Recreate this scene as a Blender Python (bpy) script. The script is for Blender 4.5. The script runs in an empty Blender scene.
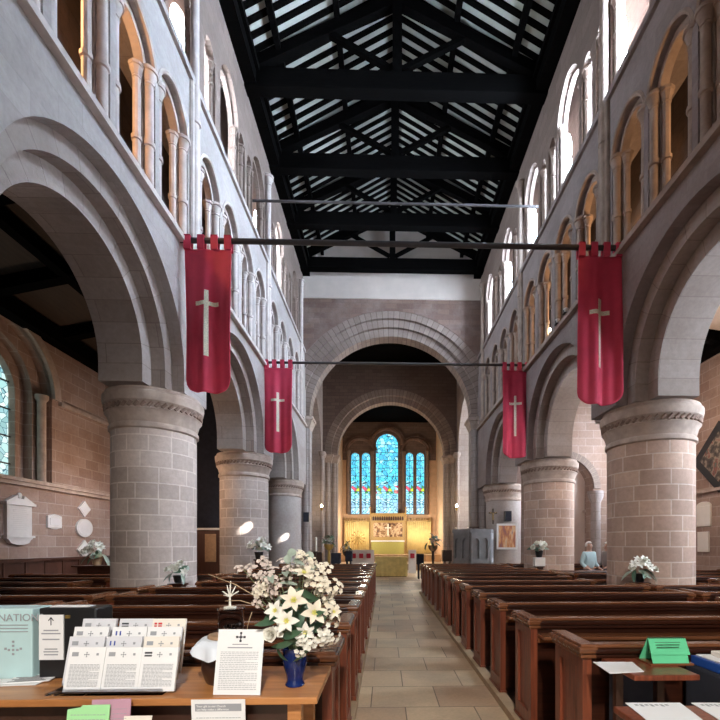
import bpy, bmesh, math, random
from math import sin, cos, tan, pi, radians as R
from mathutils import Vector, Matrix
random.seed(7)
SC = bpy.context.scene
COL = SC.collection

# ------------------------------------------------------------------ camera
PSI = R(1.5); F = 430.0; EYE = 1.6
PPX = 385 + F*tan(PSI); PPY = 545.0
cd = bpy.data.cameras.new('camera'); cam = bpy.data.objects.new('camera', cd); COL.objects.link(cam)
cam.location = (0, 0, EYE); cam.rotation_euler = (pi/2, 0, -PSI)
cd.sensor_width = 36; cd.lens = 36*F/720; cd.shift_x = (360-PPX)/720; cd.shift_y = (PPY-360)/720
cd.clip_start = 0.05; cd.clip_end = 200
SC.camera = cam
def ray(px, py):
    a = (px-PPX)/F; b = (PPY-py)/F
    return Vector((sin(PSI)+a*cos(PSI), cos(PSI)-a*sin(PSI), b))
def atY(px, py, Y):
    d = ray(px, py); t = Y/d.y; return Vector((d.x*t, Y, EYE+d.z*t))
def atX(px, py, X):
    d = ray(px, py); t = X/d.x; return Vector((X, d.y*t, EYE+d.z*t))
def atZ(px, py, Z):
    d = ray(px, py); t = (Z-EYE)/d.z; return Vector((d.x*t, d.y*t, Z))

# ------------------------------------------------------------------ materials
def newmat(name):
    m = bpy.data.materials.new(name); m.use_nodes = True
    nt = m.node_tree; b = nt.nodes['Principled BSDF']
    return m, nt, b
def nd(nt, typ, **kw):
    n = nt.nodes.new(typ)
    for k, v in kw.items(): setattr(n, k, v)
    return n
def math_(nt, op, a, b=None, c=None):
    n = nd(nt, 'ShaderNodeMath', operation=op)
    for i, v in enumerate((a, b, c)):
        if v is None: continue
        if isinstance(v, (int, float)): n.inputs[i].default_value = v
        else: nt.links.new(v, n.inputs[i])
    return n.outputs[0]
def mixc(nt, fac, a, b, mode='MIX'):
    n = nd(nt, 'ShaderNodeMix', data_type='RGBA', blend_type=mode)
    for i, v in ((0, fac), (6, a), (7, b)):
        if isinstance(v, (int, float)): n.inputs[i].default_value = v
        elif isinstance(v, tuple): n.inputs[i].default_value = (*v[:3], 1)
        else: nt.links.new(v, n.inputs[i])
    return n.outputs[2]
def noise(nt, vec, scale, detail=4, rough=.55):
    n = nd(nt, 'ShaderNodeTexNoise'); n.inputs['Scale'].default_value = scale
    n.inputs['Detail'].default_value = detail; n.inputs['Roughness'].default_value = rough
    if vec is not None: nt.links.new(vec, n.inputs['Vector'])
    return n.outputs['Fac']
def ramp(nt, fac, stops):
    n = nd(nt, 'ShaderNodeValToRGB'); e = n.color_ramp.elements
    while len(e) < len(stops): e.new(.5)
    for i, (p, c) in enumerate(stops): e[i].position = p; e[i].color = (*c, 1)
    nt.links.new(fac, n.inputs[0]); return n.outputs[0]
def bump(nt, b, h, strength=.3, dist=.02):
    n = nd(nt, 'ShaderNodeBump'); n.inputs['Strength'].default_value = strength; n.inputs['Distance'].default_value = dist
    nt.links.new(h, n.inputs['Height']); nt.links.new(n.outputs[0], b.inputs['Normal'])
def stone(name, c1, c2, mortar, bw=.62, bh=.31, mode='box', rad=1., msize=.012, stain=.35, rough=.88, dark=(.2, .14, .11)):
    m, nt, b = newmat(name)
    tc = nd(nt, 'ShaderNodeTexCoord'); ob = tc.outputs['Object']
    sp = nd(nt, 'ShaderNodeSeparateXYZ'); nt.links.new(ob, sp.inputs[0])
    x, y, z = sp.outputs
    if mode == 'box':
        ge = nd(nt, 'ShaderNodeNewGeometry'); sn = nd(nt, 'ShaderNodeSeparateXYZ'); nt.links.new(ge.outputs['True Normal'], sn.inputs[0])
        ax = math_(nt, 'GREATER_THAN', math_(nt, 'ABSOLUTE', sn.outputs[0]), .6)
        az = math_(nt, 'GREATER_THAN', math_(nt, 'ABSOLUTE', sn.outputs[2]), .7)
        u = math_(nt, 'ADD', math_(nt, 'MULTIPLY', ax, y), math_(nt, 'MULTIPLY', math_(nt, 'SUBTRACT', 1., ax), x))
        v = math_(nt, 'ADD', math_(nt, 'MULTIPLY', az, y), math_(nt, 'MULTIPLY', math_(nt, 'SUBTRACT', 1., az), z))
    elif mode == 'cyl':
        u = math_(nt, 'MULTIPLY', math_(nt, 'ARCTAN2', y, x), rad); v = z
    elif mode == 'radY':     # arch in the YZ plane
        u = math_(nt, 'MULTIPLY', math_(nt, 'ARCTAN2', z, y), rad)
        v = math_(nt, 'ADD', x, 3.07); u, v = v, u
    elif mode == 'radX':
        u = math_(nt, 'MULTIPLY', math_(nt, 'ARCTAN2', z, x), rad)
        v = math_(nt, 'ADD', y, 3.07); u, v = v, u
    cb = nd(nt, 'ShaderNodeCombineXYZ'); nt.links.new(u, cb.inputs[0]); nt.links.new(v, cb.inputs[1])
    br = nd(nt, 'ShaderNodeTexBrick'); nt.links.new(cb.outputs[0], br.inputs['Vector'])
    br.inputs['Color1'].default_value = (*c1, 1); br.inputs['Color2'].default_value = (*c2, 1); br.inputs['Mortar'].default_value = (*mortar, 1)
    br.inputs['Scale'].default_value = 1; br.inputs['Mortar Size'].default_value = msize; br.inputs['Brick Width'].default_value = bw
    br.inputs['Row Height'].default_value = bh; br.inputs['Mortar Smooth'].default_value = .3; br.inputs['Bias'].default_value = 0
    if mode == 'cyl': br.squash = .72; br.squash_frequency = 3; br.offset = .42
    n1 = noise(nt, ob, 1.3, 5); n2 = noise(nt, ob, 14, 6, .65)
    f1 = math_(nt, 'MULTIPLY', ramp(nt, n1, [(.42, (0, 0, 0)), (.7, (1, 1, 1))]), stain)
    c = mixc(nt, f1, br.outputs['Color'], dark)
    c = mixc(nt, .35, c, ramp(nt, n2, [(.3, (.45, .45, .45)), (.7, (1, 1, 1))]), 'MULTIPLY')
    nt.links.new(c, b.inputs['Base Color']); b.inputs['Roughness'].default_value = rough
    h = math_(nt, 'ADD', math_(nt, 'MULTIPLY', br.outputs['Fac'], -.7), math_(nt, 'MULTIPLY', n2, .5))
    bump(nt, b, h, .35, .02)
    return m
def plain(name, col, rough=.6, var=.15, scale=8, metal=0., spec=.5, bmp=0.):
    m, nt, b = newmat(name); tc = nd(nt, 'ShaderNodeTexCoord')
    n = noise(nt, tc.outputs['Object'], scale, 4)
    d = tuple(max(0, c*(1-var)) for c in col); l = tuple(min(1, c*(1+var)) for c in col)
    nt.links.new(ramp(nt, n, [(.3, d), (.7, l)]), b.inputs['Base Color'])
    b.inputs['Roughness'].default_value = rough; b.inputs['Metallic'].default_value = metal; b.inputs['Specular IOR Level'].default_value = spec
    if bmp: bump(nt, b, n, bmp, .01)
    return m
def wood(name, a, c, rough=.35, scale=(2, 30, 30), spec=.5):
    m, nt, b = newmat(name); tc = nd(nt, 'ShaderNodeTexCoord')
    mp = nd(nt, 'ShaderNodeMapping'); mp.inputs['Scale'].default_value = scale; nt.links.new(tc.outputs['Object'], mp.inputs[0])
    n = noise(nt, mp.outputs[0], 1., 6, .6)
    nt.links.new(ramp(nt, n, [(.3, a), (.7, c)]), b.inputs['Base Color'])
    b.inputs['Roughness'].default_value = rough; b.inputs['Specular IOR Level'].default_value = spec
    bump(nt, b, n, .12, .004)
    return m
def emit(name, col, s):
    m = bpy.data.materials.new(name); m.use_nodes = True; nt = m.node_tree; nt.nodes.remove(nt.nodes['Principled BSDF'])
    e = nd(nt, 'ShaderNodeEmission'); e.inputs[0].default_value = (*col, 1); e.inputs[1].default_value = s
    nt.links.new(e.outputs[0], nt.nodes['Material Output'].inputs[0]); return m
def stained(name, cols, s, cell=9., lead=.05, white=.3, figures=1):
    m = bpy.data.materials.new(name); m.use_nodes = True; nt = m.node_tree; nt.nodes.remove(nt.nodes['Principled BSDF'])
    tc = nd(nt, 'ShaderNodeTexCoord')
    v = nd(nt, 'ShaderNodeTexVoronoi'); v.inputs['Scale'].default_value = cell; nt.links.new(tc.outputs['Object'], v.inputs['Vector'])
    v2 = nd(nt, 'ShaderNodeTexVoronoi', feature='DISTANCE_TO_EDGE'); v2.inputs['Scale'].default_value = cell; nt.links.new(tc.outputs['Object'], v2.inputs['Vector'])
    sp = nd(nt, 'ShaderNodeSeparateColor'); nt.links.new(v.outputs['Color'], sp.inputs[0])
    n = len(cols); c = ramp(nt, sp.outputs[0], [(i/n, k) for i, k in enumerate(cols)])
    nt.nodes[-1].color_ramp.interpolation = 'CONSTANT' if hasattr(nt.nodes[-1], 'color_ramp') else None
    e1 = math_(nt, 'GREATER_THAN', v2.outputs['Distance'], lead)
    # lower lights paler, a row of warm figures in the middle
    sz = nd(nt, 'ShaderNodeSeparateXYZ'); nt.links.new(tc.outputs['Object'], sz.inputs[0])
    low = ramp(nt, math_(nt, 'MULTIPLY_ADD', sz.outputs[2], .16, 0.), [(.1, (.75, .9, 1)), (.42, (.15, .6, .8))])
    c = mixc(nt, white, c, low)
    band = math_(nt, 'LESS_THAN', math_(nt, 'ABSOLUTE', math_(nt, 'SUBTRACT', sz.outputs[2], 1.95)), .32)
    pick = math_(nt, 'MULTIPLY', math_(nt, 'MULTIPLY', band, float(figures)), math_(nt, 'GREATER_THAN', sp.outputs[1], .5))
    c = mixc(nt, pick, c, ramp(nt, sp.outputs[2], [(.2, (.5, .03, .08)), (.5, (.75, .2, .25)), (.7, (.5, .55, .05)), (.9, (.05, .3, .08))]))
    c = mixc(nt, e1, (.03, .08, .12), c)
    e = nd(nt, 'ShaderNodeEmission'); nt.links.new(c, e.inputs[0]); e.inputs[1].default_value = s
    nt.links.new(e.outputs[0], nt.nodes['Material Output'].inputs[0]); return m

PINK1, PINK2, MORT = (.66, .54, .475), (.46, .37, .32), (.55, .46, .40)
M = {}
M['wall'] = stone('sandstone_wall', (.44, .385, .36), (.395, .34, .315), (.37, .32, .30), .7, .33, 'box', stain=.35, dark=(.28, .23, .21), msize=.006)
M['wall_s'] = stone('sandstone_wall_south', (.30, .245, .235), (.25, .20, .19), (.28, .225, .21), .7, .33, 'box', stain=.5, dark=(.17, .13, .12), msize=.006)  # darker copy of the wall stone, shade of the right wall in its colour
M['col'] = stone('column_ashlar', PINK1, PINK2, (.74, .63, .56), .48, .262, 'cyl', .68, stain=.35, dark=(.27, .2, .18))
M['col_r'] = stone('column_ashlar_pink', (.66, .46, .36), (.46, .31, .245), (.70, .56, .47), .48, .262, 'cyl', .7, stain=.35, dark=(.27, .19, .16))
M['colplain'] = stone('column_plaster', (.46, .40, .37), (.44, .38, .35), (.44, .385, .35), .9, .5, 'cyl', .68, msize=.003, stain=.5, dark=(.30, .22, .19))
M['cap'] = plain('capital_stone', (.43, .335, .28), .9, .2, 6, bmp=.2)
M['vous'] = stone('voussoirs', (.39, .32, .285), (.32, .255, .225), (.26, .2, .175), 1.4, .36, 'radY', 1.6, msize=.008, stain=.35)
M['vousX'] = stone('chancel_voussoirs', (.34, .26, .22), (.25, .185, .155), (.16, .12, .10), 2.4, .2, 'radX', 3.5, msize=.014, stain=.35)
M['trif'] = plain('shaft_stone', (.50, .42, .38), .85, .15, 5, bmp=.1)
M['trif_s'] = plain('shaft_stone_south', (.30, .225, .185), .85, .2, 5, bmp=.1)  # darker copy of the shaft stone for the shaded right wall
M['shaded_stone'] = stone('shaded_passage_stone', (.055, .036, .028), (.042, .028, .022), (.035, .023, .018), .5, .25, 'box')  # near-black stone: shade inside the passage put into its colour
M['clere'] = stone('clerestory_stone', (.25, .18, .148), (.20, .14, .115), (.18, .135, .11), .55, .28, 'box', stain=.45)
M['end'] = stone('crossing_wall_stone', (.25, .155, .12), (.18, .108, .084), (.18, .12, .096), .5, .22, 'box', stain=.5, dark=(.36, .28, .26))
M['end2'] = stone('tower_wall_stone', (.20, .14, .12), (.155, .105, .09), (.12, .085, .075), .5, .2, 'box', stain=.3)
M['pier'] = stone('pier_stone', (.42, .36, .34), (.36, .30, .28), (.3, .25, .23), .45, .3, 'box', stain=.2)
M['aisle'] = stone('aisle_wall_stone', (.43, .305, .25), (.34, .23, .185), (.50, .39, .33), .52, .26, 'box', stain=.5, dark=(.25, .135, .085))
M['plaster'] = plain('cream_plaster', (.62, .52, .455), .9, .06, 2)
M['warmplaster'] = plain('warm_plaster', (.62, .42, .27), .9, .1, 3)
M['board'] = plain('ceiling_boards', (.40, .40, .345), .8, .06, 3)
M['black'] = wood('blackened_oak', (.0012, .001, .001), (.003, .0026, .0024), .9, (2, 25, 25), .03)
M['aisleroof'] = wood('aisle_roof_boards', (.03, .018, .012), (.055, .033, .021), .7, (20, 2, 20))
M['pew'] = wood('mahogany_pew', (.018, .0055, .003), (.05, .014, .007), .28, (2, 40, 40))
M['pewend'] = wood('mahogany_pew_end', (.10, .024, .013), (.26, .068, .03), .33, (40, 40, 2.5))
M['pewtop'] = wood('lit_pew_rail', (.09, .03, .013), (.25, .095, .04), .26, (2, 40, 40))  # lighter copy of the pew wood; highlights on rails and ledges painted in
M['table'] = wood('oak_table', (.32, .12, .036), (.56, .25, .085), .3, (2.2, 22, 22))
M['dado'] = wood('dado_panelling', (.055, .022, .014), (.10, .04, .025), .45, (30, 6, 2))
M['paper'] = plain('white_paper', (.80, .80, .80), .8, .02, 5)
M['paper2'] = plain('greyed_paper', (.66, .66, .69), .8, .02, 5)  # grey tint for alternate leaflet rows in place of shading at their edges
M['cream'] = plain('cream_paper', (.80, .74, .66), .8, .03, 5)
M['ink'] = plain('grey_ink', (.33, .34, .36), .8, .05)
M['black_ink'] = plain('black_ink', (.05, .05, .06), .8, .05)
M['red_ink'] = plain('red_ink', (.6, .05, .06), .8, .05)
M['blue_ink'] = plain('blue_ink', (.05, .08, .35), .8, .05)
M['gold_ink'] = plain('gold_ink', (.7, .5, .08), .8, .05)
M['banner'] = plain('crimson_velvet', (.60, .05, .10), .6, .12, 3, spec=.3)
M['cross'] = plain('cream_braid', (.72, .66, .52), .8, .25, 60)
M['iron'] = plain('iron_rod', (.07, .06, .06), .5, .1, metal=.4)
M['blackplastic'] = plain('black_plastic', (.012, .012, .013), .35, .1)
M['teal'] = plain('pale_teal_box', (.50, .70, .71), .25, .06, 4)
M['white'] = plain('white_marble', (.72, .69, .66), .6, .05, 6)
M['vase'] = plain('cobalt_glaze', (.008, .02, .105), .08, .3, 5)
M['petal'] = plain('cream_petals', (.72, .65, .52), .7, .1, 20)
M['petal_w'] = plain('white_petals', (.76, .74, .66), .7, .05, 20)
M['petal_p'] = plain('blush_petals', (.60, .50, .44), .7, .15, 20)
M['petal_y'] = plain('yellow_throat', (.72, .68, .22), .7, .1, 20)
M['leaf'] = plain('dark_leaf', (.05, .11, .06), .45, .4, 12)
M['leaf_g'] = plain('grey_leaf', (.30, .36, .29), .6, .25, 12)
M['stem'] = plain('stem', (.16, .19, .09), .6, .2)
M['dried'] = plain('dried_stem', (.42, .30, .18), .8, .2)
M['cloth'] = plain('white_linen', (.72, .76, .82), .85, .05, 9)
M['pot'] = plain('dark_turned_wood', (.05, .022, .014), .35, .3, 8)
M['ltwood'] = plain('light_wood', (.42, .26, .15), .5, .2, 14)
M['green'] = plain('green_card', (.12, .60, .30), .7, .05)
M['ltgreen'] = plain('light_green_paper', (.36, .72, .34), .8, .04)
M['mauve'] = plain('mauve_paper', (.50, .28, .36), .8, .05)
M['bluecover'] = plain('blue_cover', (.02, .08, .35), .4, .1)
M['gold'] = plain('gold_cloth', (.78, .64, .26), .8, .12, 6)
M['curtain'] = plain('yellow_curtain', (.9, .76, .36), .8, .08, 4)
M['altgreen'] = plain('green_gold_brocade', (.34, .32, .09), .7, .3, 30)
M['brass'] = plain('brass', (.55, .38, .12), .3, .1, metal=.8)
M['gilt'] = plain('gilded_wood', (.38, .25, .09), .5, .3, 20)
M['redcush'] = plain('red_cushion', (.35, .02, .04), .9, .1)
M['pulpit'] = plain('pulpit_stone', (.20, .19, .19), .8, .15, 6)
M['pulpit_l'] = plain('pulpit_pale_stone', (.42, .43, .46), .8, .1, 6)
M['frame_w'] = plain('white_frame', (.75, .73, .72), .6, .05)
M['skin'] = plain('skin', (.55, .34, .26), .6, .06)
M['hair'] = plain('white_hair', (.72, .70, .67), .8, .08, 40)
M['shirt'] = plain('pale_blue_shirt', (.48, .66, .70), .85, .05)
M['grey_c'] = plain('grey_jumper', (.30, .29, .29), .9, .08)
M['trouser'] = plain('dark_trousers', (.035, .04, .06), .9, .1)
M['wicker'] = plain('wicker', (.30, .17, .09), .7, .4, 60)
M['candle'] = plain('wax', (.8, .76, .66), .5, .03)
M['kerb'] = plain('kerb_stone', (.40, .28, .17), .8, .15, 5)
M['fabric_d'] = plain('dark_fabric', (.02, .022, .035), .9, .2)
def glassmat():
    m, nt, b = newmat('clear_glass'); b.inputs['Base Color'].default_value = (.95, .97, 1., 1)
    b.inputs['Roughness'].default_value = .03; b.inputs['Transmission Weight'].default_value = 1; b.inputs['IOR'].default_value = 1.08
    return m
M['glass'] = glassmat()
M['south_glass'] = emit('daylit_south_glass', (.60, .78, 1.), 84)
M['south_glass_far'] = emit('daylit_far_south_glass', (.62, .79, 1.), 26)
M['north_glass'] = emit('daylit_north_glass', (.72, .85, 1.), 28)
M['aisle_glass_s'] = emit('daylit_aisle_glass', (.74, .86, 1.), 20)
M['west_fill'] = emit('added_west_glow', (1., .97, .93), .8)
M['tran_glass'] = emit('daylit_transept_glass', (.9, .95, 1.), 14)
M['bulb'] = emit('lamp_bulb', (1., .85, .6), 30)
M['east'] = stained('east_stained_glass', [(.03, .42, .62), (.10, .62, .80), (.02, .25, .5), (.45, .85, .9), (.05, .55, .65), (.2, .6, .8)], .85, 3.6, .045, .4)
M['aisle_st'] = stained('aisle_stained_glass', [(.3, .48, .44), (.45, .6, .54), (.2, .36, .36), (.6, .7, .62), (.16, .3, .28)], .8, 7., .035, .15, 0)

# stone floor
def floor_mat():
    m, nt, b = newmat('stone_slab_floor'); tc = nd(nt, 'ShaderNodeTexCoord'); ob = tc.outputs['Object']
    mp = nd(nt, 'ShaderNodeMapping'); mp.inputs['Rotation'].default_value = (0, 0, 0); mp.inputs['Location'].default_value = (.14, .1, 0); nt.links.new(ob, mp.inputs[0])
    br = nd(nt, 'ShaderNodeTexBrick'); nt.links.new(mp.outputs[0], br.inputs['Vector'])
    br.inputs['Color1'].default_value = (.76, .58, .37, 1); br.inputs['Color2'].default_value = (.56, .37, .235, 1); br.inputs['Mortar'].default_value = (.2, .14, .09, 1)
    br.inputs['Scale'].default_value = 1; br.inputs['Mortar Size'].default_value = .006; br.inputs['Brick Width'].default_value = .68; br.inputs['Row Height'].default_value = .62
    n1 = noise(nt, ob, 1.1, 4); n2 = noise(nt, ob, 30, 5)
    c = mixc(nt, math_(nt, 'MULTIPLY', ramp(nt, n1, [(.45, (0, 0, 0)), (.65, (1, 1, 1))]), .45), br.outputs['Color'], (.30, .23, .17))
    c = mixc(nt, .3, c, ramp(nt, n2, [(.3, (.55, .55, .55)), (.7, (1, 1, 1))]), 'MULTIPLY')
    nt.links.new(c, b.inputs['Base Color']); b.inputs['Roughness'].default_value = .5
    bump(nt, b, math_(nt, 'ADD', math_(nt, 'MULTIPLY', br.outputs['Fac'], -.4), math_(nt, 'MULTIPLY', n2, .3)), .2, .01)
    return m
M['floor'] = floor_mat()
M['woodfloor'] = wood('pew_platform', (.07, .035, .02), (.13, .07, .04), .5, (3, 20, 20))

# ------------------------------------------------------------------ mesh builder
def wl(o):
    v = Vector((0, 0, 0))
    while o is not None: v = v + o.location; o = o.parent
    return v
class MB:
    def __init__(s): s.bm = bmesh.new()
    def face(s, pts):
        try: return s.bm.faces.new([s.bm.verts.new(p) for p in pts])
        except ValueError: return None
    def hexa(s, p):
        v = [s.bm.verts.new(q) for q in p]
        for f in ((0, 3, 2, 1), (4, 5, 6, 7), (0, 1, 5, 4), (1, 2, 6, 5), (2, 3, 7, 6), (3, 0, 4, 7)): s.bm.faces.new([v[i] for i in f])
        return s
    def box(s, x0, x1, y0, y1, z0, z1, bev=0):
        x0, x1 = sorted((x0, x1)); y0, y1 = sorted((y0, y1)); z0, z1 = sorted((z0, z1))
        if bev:
            t = bmesh.new(); bmesh.ops.create_cube(t, size=1)
            for v in t.verts: v.co = Vector(((x0+x1)/2+v.co.x*(x1-x0), (y0+y1)/2+v.co.y*(y1-y0), (z0+z1)/2+v.co.z*(z1-z0)))
            bmesh.ops.bevel(t, geom=t.edges[:], offset=bev, segments=2, affect='EDGES', profile=.6)
            s.add(t); t.free(); return s
        return s.hexa([(x0, y0, z0), (x1, y0, z0), (x1, y1, z0), (x0, y1, z0), (x0, y0, z1), (x1, y0, z1), (x1, y1, z1), (x0, y1, z1)])
    def add(s, t, mat=None):
        mp = {}
        for v in t.verts: mp[v] = s.bm.verts.new(mat @ v.co if mat else v.co)
        for f in t.faces: s.bm.faces.new([mp[v] for v in f.verts])
    def bar(s, p0, p1, w, h, up=(0, 0, 1)):
        p0, p1 = Vector(p0), Vector(p1); d = (p1-p0).normalized(); a = d.cross(Vector(up))
        if a.length < 1e-4: a = d.cross(Vector((0, 1, 0)))
        a.normalize(); b = a.cross(d).normalized(); a *= w/2; b *= h/2
        return s.hexa([p0-a-b, p0+a-b, p1+a-b, p1-a-b, p0-a+b, p0+a+b, p1+a+b, p1-a+b])
    def tube(s, pts, rad, n=8, cap=True):
        pts = [Vector(p) for p in pts]; rings = []
        rr = rad if isinstance(rad, (list, tuple)) else [rad]*len(pts)
        for i, p in enumerate(pts):
            d = (pts[min(i+1, len(pts)-1)]-pts[max(i-1, 0)]).normalized()
            a = d.cross(Vector((0, 0, 1)));
            if a.length < 1e-3: a = d.cross(Vector((0, 1, 0)))
            a.normalize(); b = a.cross(d)
            rings.append([s.bm.verts.new(p+(a*cos(2*pi*k/n)+b*sin(2*pi*k/n))*rr[i]) for k in range(n)])
        for q in range(len(rings)-1):
            for k in range(n): s.bm.faces.new([rings[q][k], rings[q][(k+1) % n], rings[q+1][(k+1) % n], rings[q+1][k]])
        if cap:
            s.bm.faces.new(rings[0][::-1]); s.bm.faces.new(rings[-1])
        return s
    def lathe(s, prof, c=(0, 0, 0), n=24, a0=0, a1=2*pi, sx=1, sy=1):
        full = abs(a1-a0-2*pi) < 1e-6; m = n if full else n+1; rings = []
        for r, z in prof:
            rings.append([s.bm.verts.new((c[0]+r*sx*cos(a0+(a1-a0)*k/n), c[1]+r*sy*sin(a0+(a1-a0)*k/n), c[2]+z)) for k in range(m)])
        for i in range(len(rings)-1):
            for k in range(n):
                j = (k+1) % m
                if not full and k+1 >= m: continue
                s.bm.faces.new([rings[i][k], rings[i][j], rings[i+1][j], rings[i+1][k]])
        if full:
            if prof[0][0] > 1e-4: s.bm.faces.new(rings[0][::-1])
            if prof[-1][0] > 1e-4: s.bm.faces.new(rings[-1])
        return s
    def ball(s, c, r, seg=10, sc=(1, 1, 1)):
        t = bmesh.new(); bmesh.ops.create_uvsphere(t, u_segments=seg, v_segments=max(5, seg//2+1), radius=r)
        s.add(t, Matrix.Translation(c) @ Matrix.Diagonal((*sc, 1))); t.free(); return s
    def prism(s, pts, f, w0, w1):
        a = [f(u, v, w0) for u, v in pts]; b = [f(u, v, w1) for u, v in pts]
        s.face(a); s.face(b[::-1])
        for i in range(len(pts)):
            j = (i+1) % len(pts); s.face([a[i], a[j], b[j], b[i]])
        return s
    def build(s, name, mat, parent=None, origin=None, smooth=False, rot=None):
        bmesh.ops.remove_doubles(s.bm, verts=s.bm.verts[:], dist=1e-5)
        bmesh.ops.recalc_face_normals(s.bm, faces=s.bm.faces[:])
        pl = wl(parent) if parent else Vector((0, 0, 0))
        og = Vector(origin) if origin is not None else pl
        for v in s.bm.verts: v.co -= og
        me = bpy.data.meshes.new(name); s.bm.to_mesh(me); s.bm.free()
        if smooth:
            for p in me.polygons: p.use_smooth = True
            try: me.set_sharp_from_angle(angle=R(40))
            except Exception: pass
        me.materials.append(mat if not isinstance(mat, str) else M[mat])
        o = bpy.data.objects.new(name, me); COL.objects.link(o)
        if parent: o.parent = parent
        o.location = og-pl
        return o
def tag(o, label=None, cat=None, group=None, kind=None):
    if label: o['label'] = label
    if cat: o['category'] = cat
    if group: o['group'] = group
    if kind: o['kind'] = kind
    return o
def thing(name, label, cat, loc=(0, 0, 0), group=None):
    o = bpy.data.objects.new(name, None); COL.objects.link(o); o.location = loc; o.empty_display_size = .1
    return tag(o, label, cat, group)
def struct(o): o['kind'] = 'structure'; return o
def copy_tree(o, parent=None):
    c = o.copy(); COL.objects.link(c)
    if parent: c.parent = parent
    for ch in list(o.children): copy_tree(ch, c)
    return c
def YZ(u, v, w): return (w, u, v)
def XZ(u, v, w): return (u, w, v)
def arc(op, n=20):
    """points of an opening's head from left springing to right springing"""
    uc, h, zs, zb, kind = op
    if kind == 'round': return [(uc-h*cos(pi*i/n), zs+h*sin(pi*i/n)) for i in range(n+1)]
    if kind == 'flat': return [(uc-h, zs), (uc+h, zs)]
    k = kind                                    # pointed, k = radius factor
    rr = h*k; L = []
    a = math.acos((rr-h)/rr); m = n//2
    for i in range(m+1):
        t = a*i/m; L.append((uc-h+rr-rr*cos(t), zs+rr*sin(t)))
    return L+[(2*uc-p[0], p[1]) for p in L[-2::-1]]
def plate(mb, f, u0, u1, z0, z1, ops, w0, w1, n=20):
    """a slab with arched openings: faces on both sides, soffits and jambs"""
    u = u0
    def quad(a, b, c, d):
        for w in (w0, w1): mb.face([f(*a, w), f(*b, w), f(*c, w), f(*d, w)])
    def thru(a, b): mb.face([f(*a, w0), f(*b, w0), f(*b, w1), f(*a, w1)])
    for op in sorted(ops):
        uc, h, zs, zb, kind = op; L = arc(op, n)
        if uc-h > u+1e-5:
            quad((u, z0), (uc-h, z0), (uc-h, z1), (u, z1)); thru((u, z0), (uc-h, z0))
        for p, q in zip(L, L[1:]):
            quad(p, q, (q[0], z1), (p[0], z1)); thru(p, q)
        if zs > zb:
            thru((uc-h, zb), (uc-h, zs)); thru((uc+h, zb), (uc+h, zs))
        if zb > z0+1e-5:
            quad((uc-h, z0), (uc+h, z0), (uc+h, zb), (uc-h, zb)); thru((uc-h, zb), (uc+h, zb)); thru((uc-h, z0), (uc+h, z0))
        u = uc+h
    if u1 > u+1e-5:
        quad((u, z0), (u1, z0), (u1, z1), (u, z1)); thru((u, z0), (u1, z0))
    thru((u0, z1), (u1, z1)); thru((u0, z0), (u0, z1)); thru((u1, z0), (u1, z1))
    return mb
def ring(mb, f, uc, zc, r0, r1, w0, w1, n=40, stilt=0):
    pts = [(pi*i/n) for i in range(n+1)]
    def P(r, a): return (uc-r*cos(a), zc+r*sin(a))
    for a, b in zip(pts, pts[1:]):
        for w in (w0, w1): mb.face([f(*P(r0, a), w), f(*P(r0, b), w), f(*P(r1, b), w), f(*P(r1, a), w)])
        for r in (r0, r1): mb.face([f(*P(r, a), w0), f(*P(r, b), w0), f(*P(r, b), w1), f(*P(r, a), w1)])
    for a in (0, pi): mb.face([f(*P(r0, a), w0), f(*P(r1, a), w0), f(*P(r1, a), w1), f(*P(r0, a), w1)])
    return mb
def shaft(c, z0, z1, r, ringz=None, n=10, caps=True):
    mb = MB(); p = [(r*1.7, 0), (r*1.7, r*.6), (r*1.25, r*1.2), (r, r*1.6)]
    L = z1-z0
    if ringz: p += [(r, ringz-r*.7), (r*1.35, ringz-r*.5), (r*1.35, ringz+r*.5), (r, ringz+r*.7)]
    p += [(r, L-r*3.6), (r*1.25, L-r*3.4), (r*1.05, L-r*3.), (r*1.7, L-r*.9), (r*2., L-r*.8), (r*2., L)] if caps else [(r, L)]
    mb.lathe(p, (c[0], c[1], z0), n); return mb
ORD = ['first', 'second', 'third', 'fourth', 'fifth', 'sixth', 'seventh', 'eighth', 'ninth', 'tenth', 'eleventh', 'twelfth', 'thirteenth', 'fourteenth']

# ------------------------------------------------------------------ nave walls
XL, XR = -3.385, 4.0
COLY = [3.2, 7.75, 12.6, 17.5]
YE = 18.3
XC = (XL+XR)/2
ZTOP = 13.3
win_n = [0]
def window(f, uc, h, zs, zb, kind, w, mat, depth, frame='iron', origin_z=None, bars=True):
    win_n[0] += 1
    mb = MB(); op = (uc, h, zs, zb, kind); L = arc(op, 14)
    poly = [(uc-h, zb)]+L+[(uc+h, zb)]
    mb.prism(poly, f, w, w+depth)
    og = Vector(f(uc, zb, w)); o = struct(mb.build('window_%d' % win_n[0], mat, origin=og))
    if bars:
        fr = MB(); top = max(p[1] for p in L)
        zz = zb+.55
        while zz < top-.25:
            a, b = f(uc-h, zz, w-depth*1.2), f(uc+h, zz, w-depth*1.2); fr.bar(a, b, .03, .03); zz += .62
        fr.bar(f(uc, zb, w-depth*1.2), f(uc, top-.1, w-depth*1.2), .03, .03)
        fr.build('glazing_bar', frame, o)
    return o
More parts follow.
